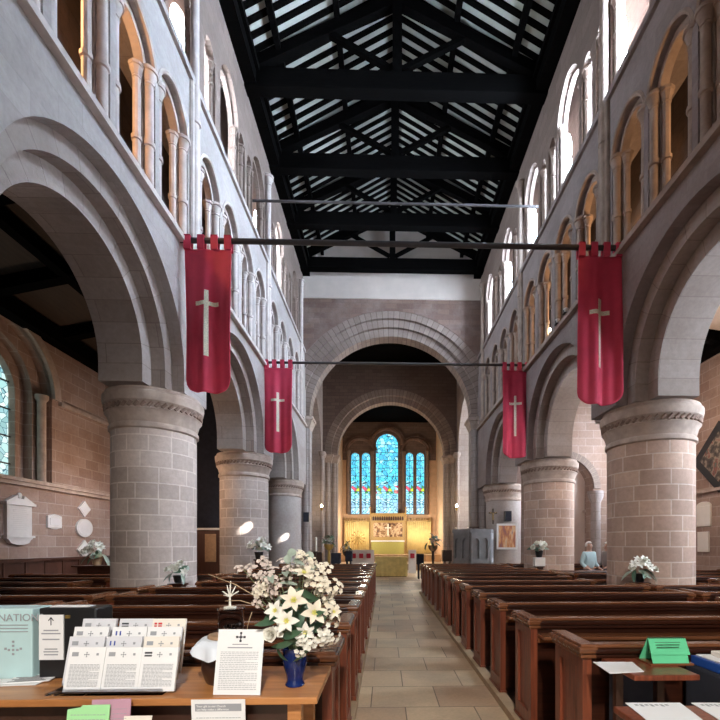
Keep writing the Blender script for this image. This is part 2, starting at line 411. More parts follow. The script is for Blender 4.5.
def nave_wall(side):
    L = side == 'left'; xf = XL if L else XR; sg = -1 if L else 1
    zcap = 4.17 if L else 4.02
    zs = zcap+.28
    zstr = 6.60 if L else 6.50
    X = lambda d: xf+sg*d
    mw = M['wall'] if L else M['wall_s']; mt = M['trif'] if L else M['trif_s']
    bays = [(-1.35+3.2)/2]+[(a+b)/2 for a, b in zip(COLY, COLY[1:])]
    bays[1] += .05
    RR = [(1.82 if b < 7 else 1.93) for b in bays]
    mb = MB()
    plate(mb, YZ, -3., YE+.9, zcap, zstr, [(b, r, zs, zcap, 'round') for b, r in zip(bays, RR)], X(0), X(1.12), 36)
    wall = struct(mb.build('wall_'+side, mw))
    for b, r1 in zip(bays, RR):
        for k, (ra, rb, d0, d1) in enumerate(((r1-.24, r1+.02, .2, 1.0), (r1-.5, r1-.22, .42, 1.1))):
            m = MB(); ring(m, YZ, b, zs, ra, rb, X(d0), X(d1))
            for q in (-1, 1): m.box(X(d0), X(d1), b+q*ra, b+q*rb, zcap, zs)
            m.build('arch_order', 'vous', wall, origin=(X(0), b, zs))
    # soffit wall on the aisle side, above the arches
    MB().box(X(1.12), X(1.2), -3, YE+.9, zstr-.3, 9.9).build('passage_wall', 'shaded_stone', wall)
    # string course
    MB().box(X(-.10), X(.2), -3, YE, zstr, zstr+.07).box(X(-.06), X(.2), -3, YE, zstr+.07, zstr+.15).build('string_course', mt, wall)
    zt = zstr+.15; zl = 9.72 if L else 9.55
    # triforium
    ops, cs = [], []
    edges = [-1.35]+COLY+[22.3]
    for a, b in zip(edges, edges[1:]):
        step = (b-a-.36)/4
        for i in range(4):
            c = a+.18+step*(i+.5)
            if 1.5 < c < YE-.5: cs.append((c, step))
    zsp = 8.52 if L else 8.38
    plate(MB_ := MB(), YZ, -3, YE+.6, zt, zl, [(c, .47, zsp, zt, 1.15) for c, s in cs], X(.02), X(.14), 16)
    MB_.build('triforium_arcade', mw, wall)
    plate(MB_ := MB(), YZ, -3, YE+.6, zt, zl, [(c, .36, zsp, zt, 1.15) for c, s in cs], X(.14), X(.26), 16)
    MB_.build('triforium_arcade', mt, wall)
    m = MB()
    for c, s in cs:
        if c > 3.5:
            m.tube([YZ(u, v, X(.03)) for u, v in arc((c, .49, zsp, zt, 1.15), 14)], .035, 6)
            m.tube([YZ(u, v, X(.14)) for u, v in arc((c, .38, zsp, zt, 1.15), 14)], .03, 6)
    m.build('roll_moulding', mt, wall, smooth=True)
    for c, s in cs:
        if c < 3.5: continue
        for q in (-1, 1):
            shaft((X(.08), c+q*.415), zt, zsp+.03, .062, .72, 10).build('colonnette', mt, wall, smooth=True)
            shaft((X(.2), c+q*.31), zt, zsp+.0, .055, .72, 8).build('colonnette', mt, wall, smooth=True)
    # ledge above the triforium = floor of the clerestory passage
    MB().box(X(-.04), X(1.4), -3, YE+.3, zl, zl+.12).build('ledge', mw, wall)
    # vaulting shafts
    for y in COLY:
        m = shaft((X(.0), y), zt, 12.3, .075, zl-zt-.6, 12)
        for q in (-1, 1): m.lathe([(.05, 0), (.05, zl-zt)], (X(.0), y+q*.12, zt), 8)
        m.build('wall_shaft', mt, wall, smooth=True)
    # clerestory: arcade in front, passage, outer wall with lancets
    zc = zl+.12
    wys = [8.95, 14.2] if L else [7.0, 8.9, 11.4, 13.9, 16.5]
    rhythm = [.7, 2.95, 5.2, 7.5, 9.7, 11.9, 14.25, 16.7] if L else [2.3, 4.7, 7.1, 9.5, 11.9, 14.3, 16.7]
    op = []
    for i, y in enumerate(rhythm):
        op.append((y, .56, 11.45, zc, 1.3))
        if i+1 < len(rhythm):
            g = rhythm[i+1]-y
            if g > 2.2: op += [(y+g/2-.3, .22, 11.25, zc, 1.3), (y+g/2+.3, .22, 11.25, zc, 1.3)]
            elif g > 1.7: op.append((y+g/2, .27, 11.25, zc, 1.3))
    op = [o for o in op if o[0]+o[1] < YE]
    plate(MB_ := MB(), YZ, -3, YE+.6, zc, ZTOP, op, X(.08), X(.2), 14)
    MB_.build('clerestory_arcade', 'clere', wall)
    plate(MB_ := MB(), YZ, -3, YE+.6, zc, ZTOP, [(o[0], o[1]-.06, o[2], o[3], o[4]) for o in op], X(.2), X(.3), 14)
    MB_.build('clerestory_arcade', 'clere', wall)
    for o in op:
        for q in (-1, 1):
            shaft((X(.17), o[0]+q*(o[1]-.045)), zc, 11.4, .055, 1.1, 8).build('clerestory_shaft', 'trif_s' if not L else 'clere', wall, smooth=True)
    plate(MB_ := MB(), YZ, -3, YE+.9, zc, ZTOP+.6, [(y, .58, 11.75, zc+.1, 1.35) for y in wys], X(.75), X(.95), 14)
    MB_.build('outer_wall', 'clere', wall)
    for y in wys: window(YZ, y, .58, 11.75, zc+.1, 1.35, X(.82), 'north_glass' if L else ('south_glass' if y < 10 else 'south_glass_far'), .03*sg)
    return wall, cs
WL, CSL = nave_wall('left')
WR, CSR = nave_wall('right')

# ------------------------------------------------------------------ columns
def column(x, y, rad, ztop, mat, label):
    t = thing('column', label, 'column', (x, y, 0), 'round columns of the nave arcade')
    zb = ztop-.66
    MB().lathe([(rad*1.22, 0), (rad*1.22, .18), (rad*1.12, .24), (rad*1.14, .34), (rad*1.02, .42)], (x, y, 0), 48).build('base', 'cap', t, smooth=True)
    MB().lathe([(rad, .4), (rad, zb+.02)], (x, y, 0), 64).build('shaft', mat, t, smooth=True)
    c = rad+.035
    MB().lathe([(rad, 0), (c, .02), (c, .08), (rad+.01, .11), (rad+.05, .26), (rad+.09, .31), (rad+.05, .34), (rad+.06, .40), (rad+.11, .44), (rad+.125, .52), (rad+.125, .585), (rad+.08, .61), (rad+.08, .66)], (x, y, zb), 64).build('capital', 'cap', t, smooth=True)
    mb = MB(); n = 46
    for k in range(n):
        a = 2*pi*k/n; rr = rad+.068; b = a+.09
        mb.tube([(x+rr*cos(a), y+rr*sin(a), zb+.34), (x+(rr+.01)*cos(b), y+(rr+.01)*sin(b), zb+.41)], .028, 6)
    mb.build('cable_moulding', 'pot' if False else 'cable', t, smooth=True)
    return t
M['cable'] = plain('weathered_cable_moulding', (.26, .18, .145), .95, .3, 9)
for i, y in enumerate(COLY):
    nm = ['nearest the west end, beside the camera', 'nearest in view, tall and broad', 'second in view, behind the nearest', 'far one, next to the chancel arch pier'][i]
    column(-4.08, y, .67, 4.17, M['col'] if i < 3 else M['colplain'], 'round sandstone column on the left side of the nave, '+nm)
    column(4.84, y, .70, 4.02, M['col_r'] if i < 3 else M['colplain'], 'round sandstone column on the right side of the nave, '+nm)

# ------------------------------------------------------------------ floor, kerbs
MB().box(-9.5, 10, -3.2, 36, -.2, 0).build('floor', 'floor').__setitem__('kind', 'structure')
AL, AR = -.30, 1.20
MB().box(AL-.05, AL+.03, 1.2, 14.2, 0, .05).build('trim_1', 'kerb').__setitem__('kind', 'structure')
MB().box(AR-.06, AR+.05, 1.2, 14.2, 0, .07).build('trim_2', 'kerb').__setitem__('kind', 'structure')
MB().box(-7.7, AL-.05, 1.2, 14.2, 0, .03).build('trim_3', 'woodfloor').__setitem__('kind', 'structure')
MB().box(AR+.05, 8.3, 1.2, 14.2, 0, .03).build('trim_4', 'woodfloor').__setitem__('kind', 'structure')

# ------------------------------------------------------------------ roof
EH = 4.45; ZEAVE = 13.2; ZR = 15.75
def roofz(x): return ZR-(ZR-ZEAVE)*abs(x-XC)/EH
mb = MB()
for s in (-1, 1):
    mb.hexa([(XC, -3, ZR), (XC+s*(EH+.9), -3, roofz(XC+EH+.9)), (XC+s*(EH+.9), YE+1, roofz(XC+EH+.9)), (XC, YE+1, ZR),
             (XC, -3, ZR+.1), (XC+s*(EH+.9), -3, roofz(XC+EH+.9)+.1), (XC+s*(EH+.9), YE+1, roofz(XC+EH+.9)+.1), (XC, YE+1, ZR+.1)])
ceil = struct(mb.build('ceiling', 'board'))
y = 5.2
first = None
while y < YE-.1:
    mb = MB()
    for s in (-1, 1): mb.bar((XC, y, ZR-.06), (XC+s*(EH+.3), y, roofz(XC+EH+.3)-.06), .135, .13, (0, 1, 0)) if False else mb.hexa(
        [(XC, y-.062, ZR-.05), (XC+s*(EH+.3), y-.062, roofz(XC+EH+.3)-.05), (XC+s*(EH+.3), y+.062, roofz(XC+EH+.3)-.05), (XC, y+.062, ZR-.05),
         (XC, y-.062, ZR-.002), (XC+s*(EH+.3), y-.062, roofz(XC+EH+.3)-.002), (XC+s*(EH+.3), y+.062, roofz(XC+EH+.3)-.002), (XC, y+.062, ZR-.002)])
    mb.build('rafter', 'black', ceil); y += .285
for d in (-2.95, -1.5, 1.5, 2.95):
    z = roofz(XC+d); MB().box(XC+d-.07, XC+d+.07, 4, YE, z-.22, z-.04).build('purlin', 'black', ceil)
MB().box(XC-.09, XC+.09, 4, YE, ZR-.3, ZR-.04).build('ridge_beam', 'black', ceil)
for xf, s in ((XL, -1), (XR, 1)):
    MB().box(xf-s*.22, xf+s*.5, 2, YE, 12.95, 13.3).box(xf-s*.3, xf+s*.5, 2, YE, 13.25, 13.4).build('wall_plate', 'black', ceil)
def truss(y, label):
    t = thing('roof_truss', label, 'roof truss', (XC, y, 12.9), 'dark oak trusses of the nave roof')
    a, b = XL-.2, XR+.2; W = .3
    MB().box(a, b, y-W/2, y+W/2, 12.9, 13.36, .02).build('tie_beam', 'black', t)
    zb = 13.4
    for s in (-1, 1):
        e = XC+s*3.75
        MB().hexa([(XC, y-.1, ZR-.62), (e, y-.1, 13.32), (e, y+.1, 13.32), (XC, y+.1, ZR-.62), (XC, y-.1, ZR-.3), (e+s*.1, y-.1, 13.56), (e+s*.1, y+.1, 13.56), (XC, y+.1, ZR-.3)]).build('principal_rafter', 'black', t)
        MB().bar((XC+s*.12, y, zb+.12), (XC+s*1.75, y, 14.4), .12, .13, (0, 1, 0)).build('strut', 'black', t)
        MB().bar((XC+s*1.78, y, zb), (XC+s*1.78, y, 14.1), .14, .16, (0, 1, 0)).build('strut', 'black', t) if False else None
    MB().box(XC-.12, XC+.12, y-.12, y+.12, zb-.06, ZR-.3).build('king_post', 'black', t)
    return t
for i, y in enumerate((8.45, 10.8, 13.1, 15.35, 17.75)):
    truss(y, ['dark oak roof truss nearest the camera, cut by the top of the view', 'dark oak roof truss with the uppermost whole tie beam in view',
              'dark oak roof truss, second whole one down the nave', 'dark oak roof truss above the upper iron rod', 'dark oak roof truss against the cream plaster over the chancel arch'][i])

# ------------------------------------------------------------------ chancel arch wall
def arch_wall(name, Y0, Y1, cx, zs, Rs, X0, X1, ztop, mat, steps):
    """stepped arch between two spaces: outer slab, then rings set further in"""
    mb = MB(); ro = Rs[0]
    plate(mb, XZ, X0, X1, 0, ztop, [(cx, ro, zs, 0, 'round')], Y0, Y1, 48)
    w = struct(mb.build(name, mat))
    for i, (a, b) in enumerate(zip(Rs, Rs[1:])):
        ya = Y0+steps[i]
        ring(m := MB(), XZ, cx, zs, b, a+.02, ya, Y1-steps[i]*.6, 48); m.build('arch_order', 'vousX', w, origin=(cx, Y0, zs))
        for s in (-1, 1):
            m = MB(); m.box(cx+s*b, cx+s*(a+.02), ya, Y1-steps[i]*.6, 0, zs-.5)
            m.build('pier', 'pier', w)
            m = MB(); mid = cx+s*(a+b)/2
            m.lathe([(.12, 0), (.12, zs-.5)], (mid, ya+.01, 0), 14); m.build('pier_shaft', 'pier', w, smooth=True)
            m = MB(); m.hexa([(cx+s*(b+.0), ya, zs-.5), (cx+s*a, ya, zs-.5), (cx+s*a, Y1-steps[i]*.6, zs-.5), (cx+s*b, Y1-steps[i]*.6, zs-.5),
                              (cx+s*(b-.12), ya-.12, zs-.14), (cx+s*(a+.05), ya-.12, zs-.14), (cx+s*(a+.05), Y1, zs-.14), (cx+s*(b-.12), Y1, zs-.14)])
            m.box(cx+s*(b-.16), cx+s*(a+.06), ya-.15, Y1, zs-.14, zs); m.build('pier_capital', 'cap', w)
    return w
cx1 = atY(391, 400, YE).x
arch_wall('wall_chancel_arch', YE, YE+1.1, cx1, 7.12, [4.45, 4.15, 3.83, 3.5], -6, 6.6, 17, 'end', [.02, .15, .3])
MB().box(XL-.1, XR+.1, YE-.05, YE+.0, 12.05, 16.1).build('trim_5', 'plaster').__setitem__('kind', 'structure')
Y2 = 26.
cx2 = atY(391, 400, Y2).x
arch_wall('wall_tower_arch', Y2, Y2+1., cx2, 7.05, [4.0, 3.62, 3.27], -6, 6.6, 14, 'end2', [.02, .25])
# crossing side walls with transept arches, dark tower ceiling
for side, x, s in (('crossing_left', -3.75, -1), ('crossing_right', 4.35, 1)):
    mb = MB(); plate(mb, YZ, YE+1.1, Y2, 0, 13, [(22.7, 2.7, 7.05, 0, 'round')], x, x+s*.9, 36)
    w = struct(mb.build('wall_'+side, 'pier'))
    for yy in (19.75, 25.6):
        m = MB()
        for q in (-.22, 0, .22): m.lathe([(.1, 0), (.1, 6.8), (.16, 6.85), (.2, 7.0), (.2, 7.08)], (x-s*.05, yy+q, 0), 12)
        m.build('pier_shaft', 'pier', w, smooth=True)
    mb = MB(); plate(mb, YZ, YE+.5, Y2+1, 0, 13, [], x+s*5, x+s*5.3); struct(mb.build('wall_transept_'+('left' if s < 0 else 'right'), 'plaster'))
MB().box(-10, 11, YE+1, Y2+.5, 12.65, 12.9).build('ceiling_crossing', 'black').__setitem__('kind', 'structure')
for nm, x0, x1 in (('left', -10, -5.9), ('right', 6.5, 11)):
    MB().box(x0, x1, YE+.4, YE+.6, 0, 13).build('wall_transept_west_'+nm, 'plaster').__setitem__('kind', 'structure')
    MB().box(x0, x1, Y2+.4, Y2+.6, 0, 13).build('wall_transept_east_'+nm, 'plaster').__setitem__('kind', 'structure')
window(YZ, 22.6, .9, 8., 3.5, 'round', 9.3, 'tran_glass', .03)
# chancel
Y3 = 34.
for side, x, s in (('chancel_left', -3.35, -1), ('chancel_right', 4.05, 1)):
    MB().box(x, x+s*.4, Y2+1, Y3+.5, 0, 12).build('wall_'+side, 'warmplaster').__setitem__('kind', 'structure')
MB().box(-4, 4.5, Y2+1, Y3+.5, 11.3, 11.5).build('ceiling_chancel', 'black').__setitem__('kind', 'structure')
MB().box(-3.4, 4.1, 27, 31, 0, .4).build('floor_chancel', 'floor').__setitem__('kind', 'structure')
MB().box(-3.4, 4.1, 31, 34.2, 0, .9).build('floor_sanctuary', 'floor').__setitem__('kind', 'structure')
wins = []
for a, b, yt in ((376, 398, 433.5), (351, 359.3, 452.5), (361.7, 370, 452.5), (406, 413.3, 452.5), (416.5, 424.3, 452.5)):
    p, q = atY(a, 514, Y3), atY(b, 514, Y3); t = atY(a, yt, Y3).z
    wins.append(((p.x+q.x)/2, (q.x-p.x)/2, t-(q.x-p.x)/2, p.z, 'round'))
mb = MB(); plate(mb, XZ, -4, 4.6, 4.0, 12, sorted(wins), Y3, Y3+.5, 20)
we = struct(mb.build('wall_east', 'end2'))
MB().box(-4, 4.6, Y3, Y3+.5, 0, 4.0).build('lower_wall', 'warmplaster', we)
for w in wins: window(XZ, *w, Y3+.2, 'east', .03)
for c, r, z in ((wins[0][0], 1.12, wins[0][2]), ((wins[1][0]+wins[2][0])/2, 1.0, 8.85), ((wins[3][0]+wins[4][0])/2, 1.0, 8.85)):
    ring(m := MB(), XZ, c, z, r, r+.18, Y3-.16, Y3+.05, 28)
    ring(m, XZ, c, z, r+.26, r+.36, Y3-.1, Y3+.05, 28)
    m.build('hood_mould', 'end', we)
for c in (wins[1][0]-.55, wins[2][0]+.5, wins[3][0]-.5, wins[4][0]+.55):
    MB().lathe([(.13, 0), (.13, 4.7), (.2, 4.8), (.2, 4.95)], (c, Y3-.1, 4.05), 12).build('window_shaft', 'clere', we, smooth=True)
MB().box(-3.35, -2.95, Y3-.02, Y3+.1, 4, 8.3).box(3.45, 4.05, Y3-.02, Y3+.1, 4, 8.3).build('side_plaster', 'warmplaster', we)

# ------------------------------------------------------------------ side aisles
XAL, XAR = -8.0, 8.6
# left aisle wall with an arched window recess
pw = atX(52, 397, XAL)
aw = (pw.y-1.42, 1.42, 5.1, 2.9, 'round')
mb = MB(); plate(mb, YZ, -3, YE+.5, 0, 7.1, [aw], XAL, XAL-.25, 32)
wa = struct(mb.build('wall_aisle_left', 'aisle'))
inner = (aw[0], .92, 5.05, 2.9, 'round')
plate(m := MB(), YZ, aw[0]-1.6, aw[0]+1.6, 2.6, 7.0, [(aw[0], 1.15, 5.08, 2.9, 'round')], XAL-.25, XAL-.45, 28); m.build('window_reveal', 'aisle', wa)
plate(m := MB(), YZ, aw[0]-1.6, aw[0]+1.6, 2.6, 7.0, [inner], XAL-.45, XAL-.75, 28); m.build('window_reveal', 'aisle', wa)
ring(m := MB(), YZ, aw[0], 5.1, 1.42, 1.62, XAL+.08, XAL-.1, 32); m.build('trim_6', 'cap').__setitem__('kind', 'structure')
for q in (-1, 1):
    MB().lathe([(.09, 0), (.09, 2.1), (.14, 2.16), (.14, 2.25)], (XAL-.15, aw[0]+q*1.3, 2.9), 12).build('jamb_shaft', 'cap', wa, smooth=True)
MB().box(XAL+.09, XAL, -3, aw[0]-1.62, 5.0, 5.1).box(XAL+.09, XAL, aw[0]+1.62, YE, 5.0, 5.1).build('trim_7', 'cap').__setitem__('kind', 'structure')
MB().box(XAL+.14, XAL, -3, YE, 2.98, 3.06).box(XAL+.09, XAL, -3, YE, 2.9, 2.98).build('trim_8', 'cap').__setitem__('kind', 'structure')
window(YZ, aw[0], .92, 5.05, 2.9, 'round', XAL-.6, 'aisle_st', -.03)
# dado panelling
d = MB(); d.box(XAL, XAL+.05, -3, 13.3, 0, 1.24).box(XAL, XAL+.1, -3, 13.3, 1.22, 1.3)
yy = 2.
while yy < 13.2: d.box(XAL+.05, XAL+.07, yy, yy+.07, 0, 1.22); yy += .55
d.build('baseboard_left', 'dado').__setitem__('kind', 'structure')
# lean-to roofs
for side, xi, xo, zi, zo in (('left', XL-1.2, XAL, 7.5, 6.75), ('right', XR+1.2, XAR, 7.4, 6.9)):
    mb = MB(); mb.hexa([(xi, -3, zi), (xo, -3, zo), (xo, YE, zo), (xi, YE, zi), (xi, -3, zi+.1), (xo, -3, zo+.1), (xo, YE, zo+.1), (xi, YE, zi+.1)])
    c = struct(mb.build('ceiling_aisle_'+side, 'aisleroof' if side == 'left' else 'plaster'))
    yy = 3.
    while yy < YE-.3:
        MB().bar((xi, yy, zi-.13), (xo, yy, zo-.13), .22, .26).build('aisle_rafter', 'black', c); yy += 1.9
    s = -1 if side == 'left' else 1
    MB().box(xo-s*.3, xo, -3, YE, zo-.36, zo).build('wall_beam', 'black', c)
    MB().box((xi+xo)/2-.1, (xi+xo)/2+.1, -3, YE, (zi+zo)/2-.26, (zi+zo)/2-.02).build('purlin', 'black', c)
# dark sheet added as the shade of the left aisle's far void, transverse wall on the right
MB().box(-8, -4.3, 14.2, 14.4, 0, 7.4).build('wall_dark_void_left', 'fabric_d').__setitem__('kind', 'structure')
mb = MB(); plate(mb, XZ, 4.72, 8.6, 0, 7.3, [(5.97, 1.03, 3.5, 0, 'round')], 14.3, 14.8, 28)
wp = struct(mb.build('wall_partition_right', 'aisle'))
ring(m := MB(), XZ, 5.97, 3.5, 1.03, 1.25, 14.2, 14.32, 28); m.build('arch_order', 'vousX', wp, origin=(5.97, 14.3, 3.5))
MB().lathe([(.2, 0), (.16, .15), (.15, 3.0), (.24, 3.2), (.26, 3.4)], (7.05, 14.22, 0), 14).build('pier_shaft', 'pier', wp, smooth=True)
MB().box(6.6, 9, YE, YE+.3, 0, 8).build('wall_aisle_end_right', 'plaster').__setitem__('kind', 'structure')
# right aisle wall with windows
rw = [(y, .75, 4.9, 3.3, 'round') for y in (3.6, 6.1, 12.6, 16.2)]
mb = MB(); plate(mb, YZ, -3, YE+.5, 0, 7.3, rw, XAR, XAR+.4, 24)
wra = struct(mb.build('wall_aisle_right', 'aisle'))
for w in rw: window(YZ, *w, XAR+.3, 'aisle_glass_s', .03)
MB().box(XAR-.1, XAR, -3, YE, 3.0, 3.08).build('trim_9', 'cap').__setitem__('kind', 'structure')
# west wall with an added glowing pane that lights the foreground (behind the viewer)
mb = MB(); plate(mb, XZ, -9.5, 10.2, 0, 17, [(XC-.5, 1.8, 1.7, .2, 'round')], -3.4, -3.0, 30)
struct(mb.build('wall_west', 'wall'))
window(XZ, XC-.5, 1.8, 1.7, .2, 'round', -3.2, 'west_fill', -.03)

# ------------------------------------------------------------------ pews
def panel_end(x, s, y0, dep, parent, h=1.0):
    """moulded bench end; s = direction in which its visible face looks"""
    a, b = x, x-s*.055
    e = MB(); e.box(a, b, y0, y0+.075, .07, h-.07).box(a, b, y0+dep-.075, y0+dep, .07, h-.07).box(a, b, y0+.0751, y0+dep-.0751, .07, .2).box(a, b, y0+.0751, y0+dep-.0751, h-.16, h-.07)
    e.box(x-s*.02, b, y0+.07, y0+dep-.07, .19, h-.15)
    o = e.build('end_panel', 'pewend', parent)
    c = MB(); c.box(x+s*.018, x-s*.075, y0-.02, y0+dep+.02, h-.085, h-.06, .006).box(x+s*.035, x-s*.085, y0-.035, y0+dep+.03, h-.055, h-.015, .012).box(x+s*.02, x-s*.075, y0-.02, y0+dep+.02, h-.018, h, .006)
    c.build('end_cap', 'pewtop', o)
    MB().box(x+s*.012, x-s*.06, y0-.01, y0+dep+.01, .03, .09).build('plinth', 'pewend', o)
    return o
def pew(x0, x1, y0, label, group, ledge=.15, dep=.42):
    """x0 = end on the aisle, x1 = far end; people sit facing +Y, so the camera sees the back"""
    s = 1 if x1 < x0 else -1           # outward direction at x0
    t = thing('pew', label, 'pew', ((x0+x1)/2, y0, .03), group)
    panel_end(x0, s, y0, dep, t); panel_end(x1, -s, y0, dep, t)
    a, b = sorted((x0-s*.055, x1+s*.055))
    m = MB(); m.box(a, b, y0+.012, y0+.04, .1, .94); m.build('backrest', 'pew', t)
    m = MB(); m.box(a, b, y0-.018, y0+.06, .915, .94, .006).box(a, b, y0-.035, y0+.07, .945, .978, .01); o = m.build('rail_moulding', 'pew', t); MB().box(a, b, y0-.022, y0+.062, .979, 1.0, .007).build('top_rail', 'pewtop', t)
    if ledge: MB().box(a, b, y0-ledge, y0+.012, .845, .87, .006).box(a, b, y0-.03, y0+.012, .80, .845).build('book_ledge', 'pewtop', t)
    MB().box(a, b, y0+.04, y0+dep-.02, .40, .44, .008).build('seat', 'pew', t)
    MB().box(a, b, y0+.05, y0+.075, .06, .4).build('kickboard', 'pew', t)
    return t
NL = 13
def near_col(y): return any(abs(y+.2-c) < 1.0 for c in COLY)
for k in range(NL):
    yl, yr = 2.44+.93*k, 2.58+.93*k
    pos = 'nearest the camera' if k == 0 else 'at the chancel end' if k == NL-1 else ORD[k]+' from the camera'
    pew(AL, -3.05 if near_col(yl) else -3.3, yl, 'mahogany pew left of the centre aisle, '+pos+' in its row of pews', 'pews left of the centre aisle', ledge=0 if k == 0 else .15)
    pew(AR, 3.55 if near_col(yr) else 3.9, yr, 'mahogany pew right of the centre aisle, '+pos+' in its row of pews', 'pews right of the centre aisle', ledge=0 if k == 0 else .15)
    pos = 'nearest the camera' if k == 0 else ORD[k]+' from the camera'
    if yl < 9.2:
        pew(-3.5 if not near_col(yl) else -5.05, -7.6, yl, 'dark pew in the left side aisle under the memorial wall, '+pos, 'pews in the left side aisle')
    if not 10.4 < yr < 13: pew(4.05 if not near_col(yr) else 5.9, 8.3, yr, 'dark pew in the right side aisle beyond the columns, '+pos, 'pews in the right side aisle')

# ------------------------------------------------------------------ tie rods and banners
def rod(y, z, x0, x1, label, r=.035):
    o = MB().tube([(x0, y, z), (x1, y, z)], r, 10).build('tie_rod', 'iron', smooth=True); return tag(o, label, 'iron rod')
ZB1, ZB2 = 6.64, 6.70
rod(7.2, ZB1, XL-.3, XR+.4, 'thick iron rod across the nave carrying the two nearer red banners', .045)
rod(12.1, ZB2, XL-.3, XR+.4, 'iron rod across the nave carrying the two farther red banners')
rod(11.9, 11.05, XL-.4, XR+.4, 'bare iron rod high across the nave between the clerestories')
def banner(xa, xb, y, ztop, h, label, seed):
    random.seed(seed)
    t = thing('banner', label, 'banner', ((xa+xb)/2, y, ztop-h), 'red banners with cream crosses')
    w = xb-xa; nu, nv = 48, 60; ph = random.random()*6
    def surf(u, v):      # u 0..1 across, v 0..1 down
        x = xa+w*(u-.02*sin(pi*v)*(u-.5)); d = .045*sin(u*2*pi*1.6+ph)*min(1, v*1.5+.15)+.02*sin(u*2*pi*3.3+ph*2)*min(1, v*2)
        return Vector((x, y-.01+d, ztop-.16-(h-.16)*v))
    mb = MB(); V = {}
    for i in range(nu+1):
        u = i/nu; e = min(u, 1-u)*w; rr = w*.33
        vmax = 1-(0 if e > rr else (rr-math.sqrt(max(0, rr*rr-(rr-e)**2)))*.9/(h-.16))
        for j in range(nv+1):
            V[i, j] = mb.bm.verts.new(surf(u, vmax*j/nv))
    for i in range(nu):
        for j in range(nv): mb.bm.faces.new([V[i, j], V[i+1, j], V[i+1, j+1], V[i, j+1]])
    o = mb.build('cloth', 'banner', t, smooth=True)
    md = o.modifiers.new('thickness', 'SOLIDIFY'); md.thickness = .012
    tw = w/7
    for k in range(4):
        a = xa+2*k*tw; m = MB()
        y1 = surf((2*k+.5)/7, 0).y
        m.hexa([(a, y-.06, ztop+.06), (a+tw, y-.06, ztop+.06), (a+tw, y-.045, ztop+.06), (a, y-.045, ztop+.06), (a, y-.06, ztop-.17), (a+tw, y-.06, ztop-.17), (a+tw, y+.0, ztop-.17), (a, y+.0, ztop-.17)])
        m.box(a, a+tw, y-.06, y+.06, ztop+.048, ztop+.062)
        m.box(a, a+tw, y+.048, y+.06, ztop-.17, ztop+.05)
        m.build('hanging_loop', 'banner', t)
    # cross
    cw = .05; L = .80; m = MB()
    def strip(u0, u1, v0, v1, n, m_):
        for a in range(n):
            for b in range(m_):
                q = []
                for (i, j) in ((a, b), (a+1, b), (a+1, b+1), (a, b+1)):
                    p = surf(u0+(u1-u0)*i/n, v0+(v1-v0)*j/m_); q.append((p.x, p.y-.018, p.z))
                m.face(q)
    hu = cw/w; c = .5-.02
    v0 = .29; v1 = .75; va = .38
    strip(c-hu*.62, c+hu*.62, v0, v1, 3, 26); strip(c-.24, c+.24, va-.014, va+.014, 16, 2)
    cr = m.build('cross', 'cross', t); md = cr.modifiers.new('thickness', 'SOLIDIFY'); md.thickness = .006
    return t
def ban(px0, px1, py0, py1, Y, label, seed):
    a, b = atY(px0, py0, Y), atY(px1, py0, Y); z1 = atY(px0, py1, Y).z
    zt = ZB1 if Y < 9 else ZB2
    banner(a.x, b.x, Y, zt, zt-z1, label, seed)
ban(185, 232, 240, 393, 7.2, 'large red banner with cream cross beside the nearest left column', 1)
ban(578, 621, 252, 405, 7.2, 'large red banner with cream cross beside the nearest right column', 4)
ban(264.5, 292.5, 357, 453, 12.1, 'smaller-looking red banner with cream cross above the second left column', 3)
ban(502.5, 528.5, 364, 458, 12.1, 'smaller-looking red banner with cream cross above the second right column', 5)
random.seed(11)

# ------------------------------------------------------------------ text helper
def lettering(txt, size, parent, mat, loc, rot=(pi/2, 0, 0), align='CENTER', name='lettering'):
    cu = bpy.data.curves.new('t', 'FONT'); cu.body = txt; cu.size = size; cu.align_x = align; cu.extrude = .0004
    tmp = bpy.data.objects.new('t', cu); COL.objects.link(tmp)
    dg = bpy.context.evaluated_depsgraph_get(); dg.update()
    me = bpy.data.meshes.new_from_object(tmp.evaluated_get(dg)); bpy.data.objects.remove(tmp)
    me.materials.clear(); me.materials.append(M[mat])
    o = bpy.data.objects.new(name, me); COL.objects.link(o); o.parent = parent; o.location = loc; o.rotation_euler = rot
    return o
def text_lines(mb, w, z0, z1, n, y=-.0015, fill=.82, h=.0022, seed=0):
    rnd = random.Random(seed)
    for i in range(n):
        z = z1-(z1-z0)*(i+.5)/n; a = -w*fill/2; e = w*fill/2*(1 if (i+1) % 6 else .35)
        while a < e:
            l = rnd.uniform(.006, .016); mb.box(a, min(a+l, e), y-.0004, y, z-h/2, z+h/2); a += l+.003
def cross_emblem(mb, cx, cz, s, y):
    for dx, dz in ((1, 0), (-1, 0), (0, 1), (0, -1)):
        mb.box(cx+min(0, dx*s)-.12*s*(dx == 0), cx+max(0, dx*s)+.12*s*(dx == 0), y-.0005, y, cz+min(0, dz*s)-.12*s*(dz == 0), cz+max(0, dz*s)+.12*s*(dz == 0))
        mb.box(cx+dx*s-.28*s, cx+dx*s+.28*s, y-.0005, y, cz+dz*s-.28*s, cz+dz*s+.28*s)
    mb.box(cx-.3*s, cx+.3*s, y-.0005, y, cz-.3*s, cz+.3*s)

